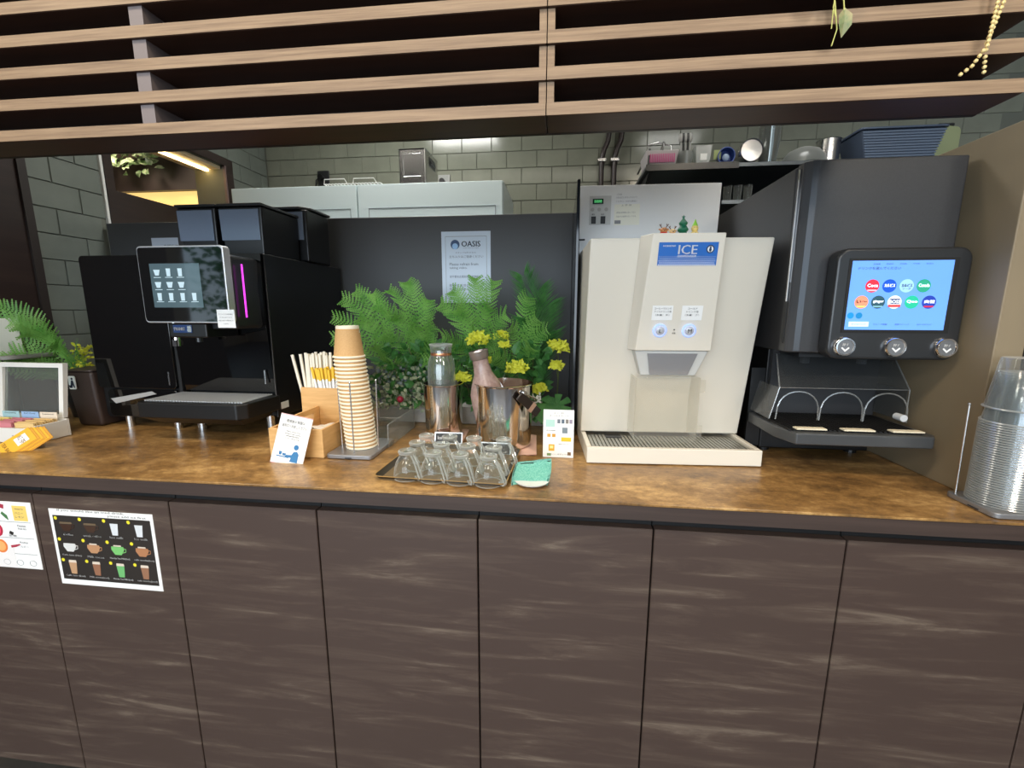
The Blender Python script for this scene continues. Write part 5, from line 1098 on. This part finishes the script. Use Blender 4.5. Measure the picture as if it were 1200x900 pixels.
P('petals', mb, M_yel, t, kind='stuff'); P('stem', MB().tube([(0, 0, -.01), (-.01, .005, -.06), (-.02, .01, -.098)], .0016, 5), M_stem, t)
# ivy in the far room seen through the opening
t = T('hanging_ivy', 'variegated ivy trailing in the room beyond the wall opening', 'ivy', (-2.95, 2.05, 2.40)); mb = MB(); r6 = random.Random(33)
for j in range(320): leaf(mb, Vector((r6.uniform(-.35, .36), r6.uniform(-.08, .08), r6.uniform(-.16, .06)-.06*math.sin(j))), Vector((r6.uniform(-1, 1), -.5, r6.uniform(-1, .3))), Vector((r6.uniform(-.4, .4), -1, .4)), .06, .022)
P('leaves', mb, mat('ivy_leaf', (140, 176, 120), .5, noise=((30, 30, 30), (226, 232, 200), .45, .6)), t, kind='stuff')
P('vine', MB().tube([(-.35, 0, .2), (-.1, 0, .0), (.3, 0, -.05)], .006, 6), M_stem, t)
# ------------------------------------------------------------------ hanging things in front of the slats
t = T('leaf_sprig', 'hanging sprig of green leaves in front of the slat screen', 'sprig', (.52, -.088, 1.66))
P('vine', MB().tube([(-.012, 0, 1.035), (-.012, 0, .12), (-.006, 0, .02), (-.008, 0, -.02), (-.004, 0, -.030)], .0009, 5).tube([(-.007, 0, -.012), (-.0005, 0, -.046), (-.005, 0, -.066)], .0008, 5).tube([(-.007, 0, .0), (.004, 0, -.012), (.006, 0, -.024)], .0009, 5).tube([(-.008, 0, -.022), (-.0075, 0, -.045)], .0007, 5), mat('vine_pale', (190, 190, 110), .6), t)
for dx, dz, L_, w_, dirx, dirz, c_ in ((.006, -.020, .030, .0095, .10, -1, 0), (.004, -.010, .030, .008, .8, .75, 0), (-.004, .004, .022, .008, .9, .25, 1), (-.012, .0, .024, .007, -1, .05, 0), (-.020, .002, .022, .007, -1, .15, 1), (.0, .03, .026, .009, .8, .4, 0), (-.01, .04, .026, .009, -.8, .3, 0)):
    mb = MB(); leaf(mb, Vector((dx, 0, dz)), Vector((dirx, 0, dirz)), Vector((.15, -1, .1)), L_*1.15, w_*1.25)
    P('leaf_blade', mb, mat('sprig_leaf', (124, 138, 96), .5, noise=((50, 50, 50), (178, 160, 118), .4, .65)) if not c_ else mat('sprig_leaf_blue', (140, 158, 150), .5), t)
t = T('bead_garland', 'cream bead chain hanging in front of the slats at right', 'bead chain', (.711, -.085, 1.66))
def beads(pts):
    mb = MB(); P_ = [Vector(p) for p in pts]; tot = 0
    for a, b_ in zip(P_, P_[1:]):
        n_ = max(1, int((b_-a).length/.0054))
        for k in range(n_): mb.lathe([(.0006, -.0027), (.0022, -.0014), (.0024, .0008), (.0006, .0027)], a.lerp(b_, k/n_), 7)
    return mb
M_bead = mat('bead_cream', (238, 214, 150), .35, coat=.4)
P('strand', beads([(.0, 0, .12), (.002, 0, -.02), (-.002, 0, -.075), (-.010, .008, -.095), (-.024, .014, -.1068)]), M_bead, t, kind='stuff')
P('strand', beads([(.012, 0, .12), (.010, 0, -.02), (.0, .004, -.07), (.004, .008, -.085), (.011, .014, -.1068)]), M_bead, t, kind='stuff')
P('cord', MB().tube([(.006, 0, 1.035), (.006, 0, .16), (.0, 0, .12)], .0008, 5).tube([(.006, 0, .16), (.012, 0, .12)], .0008, 5), M_bead, t)
# a tree outside the cafe glazing
t = T('street_tree', 'leafy tree outside the cafe glazing', 'tree', (-6.4, -7.2, 0)); mb = MB(); r6 = random.Random(44)
P('trunk', MB().tube([(0, 0, 0), (.05, 0, 1.2), (-.1, .1, 2.2), (.1, 0, 3.2)], [.12, .1, .08, .04], 8), M_stem, t)
for j in range(900):
    a = r6.uniform(0, 2*PI); q = r6.uniform(0, 1)**.5; leaf(mb, Vector((math.cos(a)*q*.9, r6.uniform(-.7, .7), 2.1+math.sin(a)*q*1.2)), Vector((r6.uniform(-1, 1), r6.uniform(-1, 1), r6.uniform(-1, .5))), Vector((r6.uniform(-1, 1), 1, .3)), .16, .05)
P('foliage', mb, M_leaf2, t, kind='stuff')
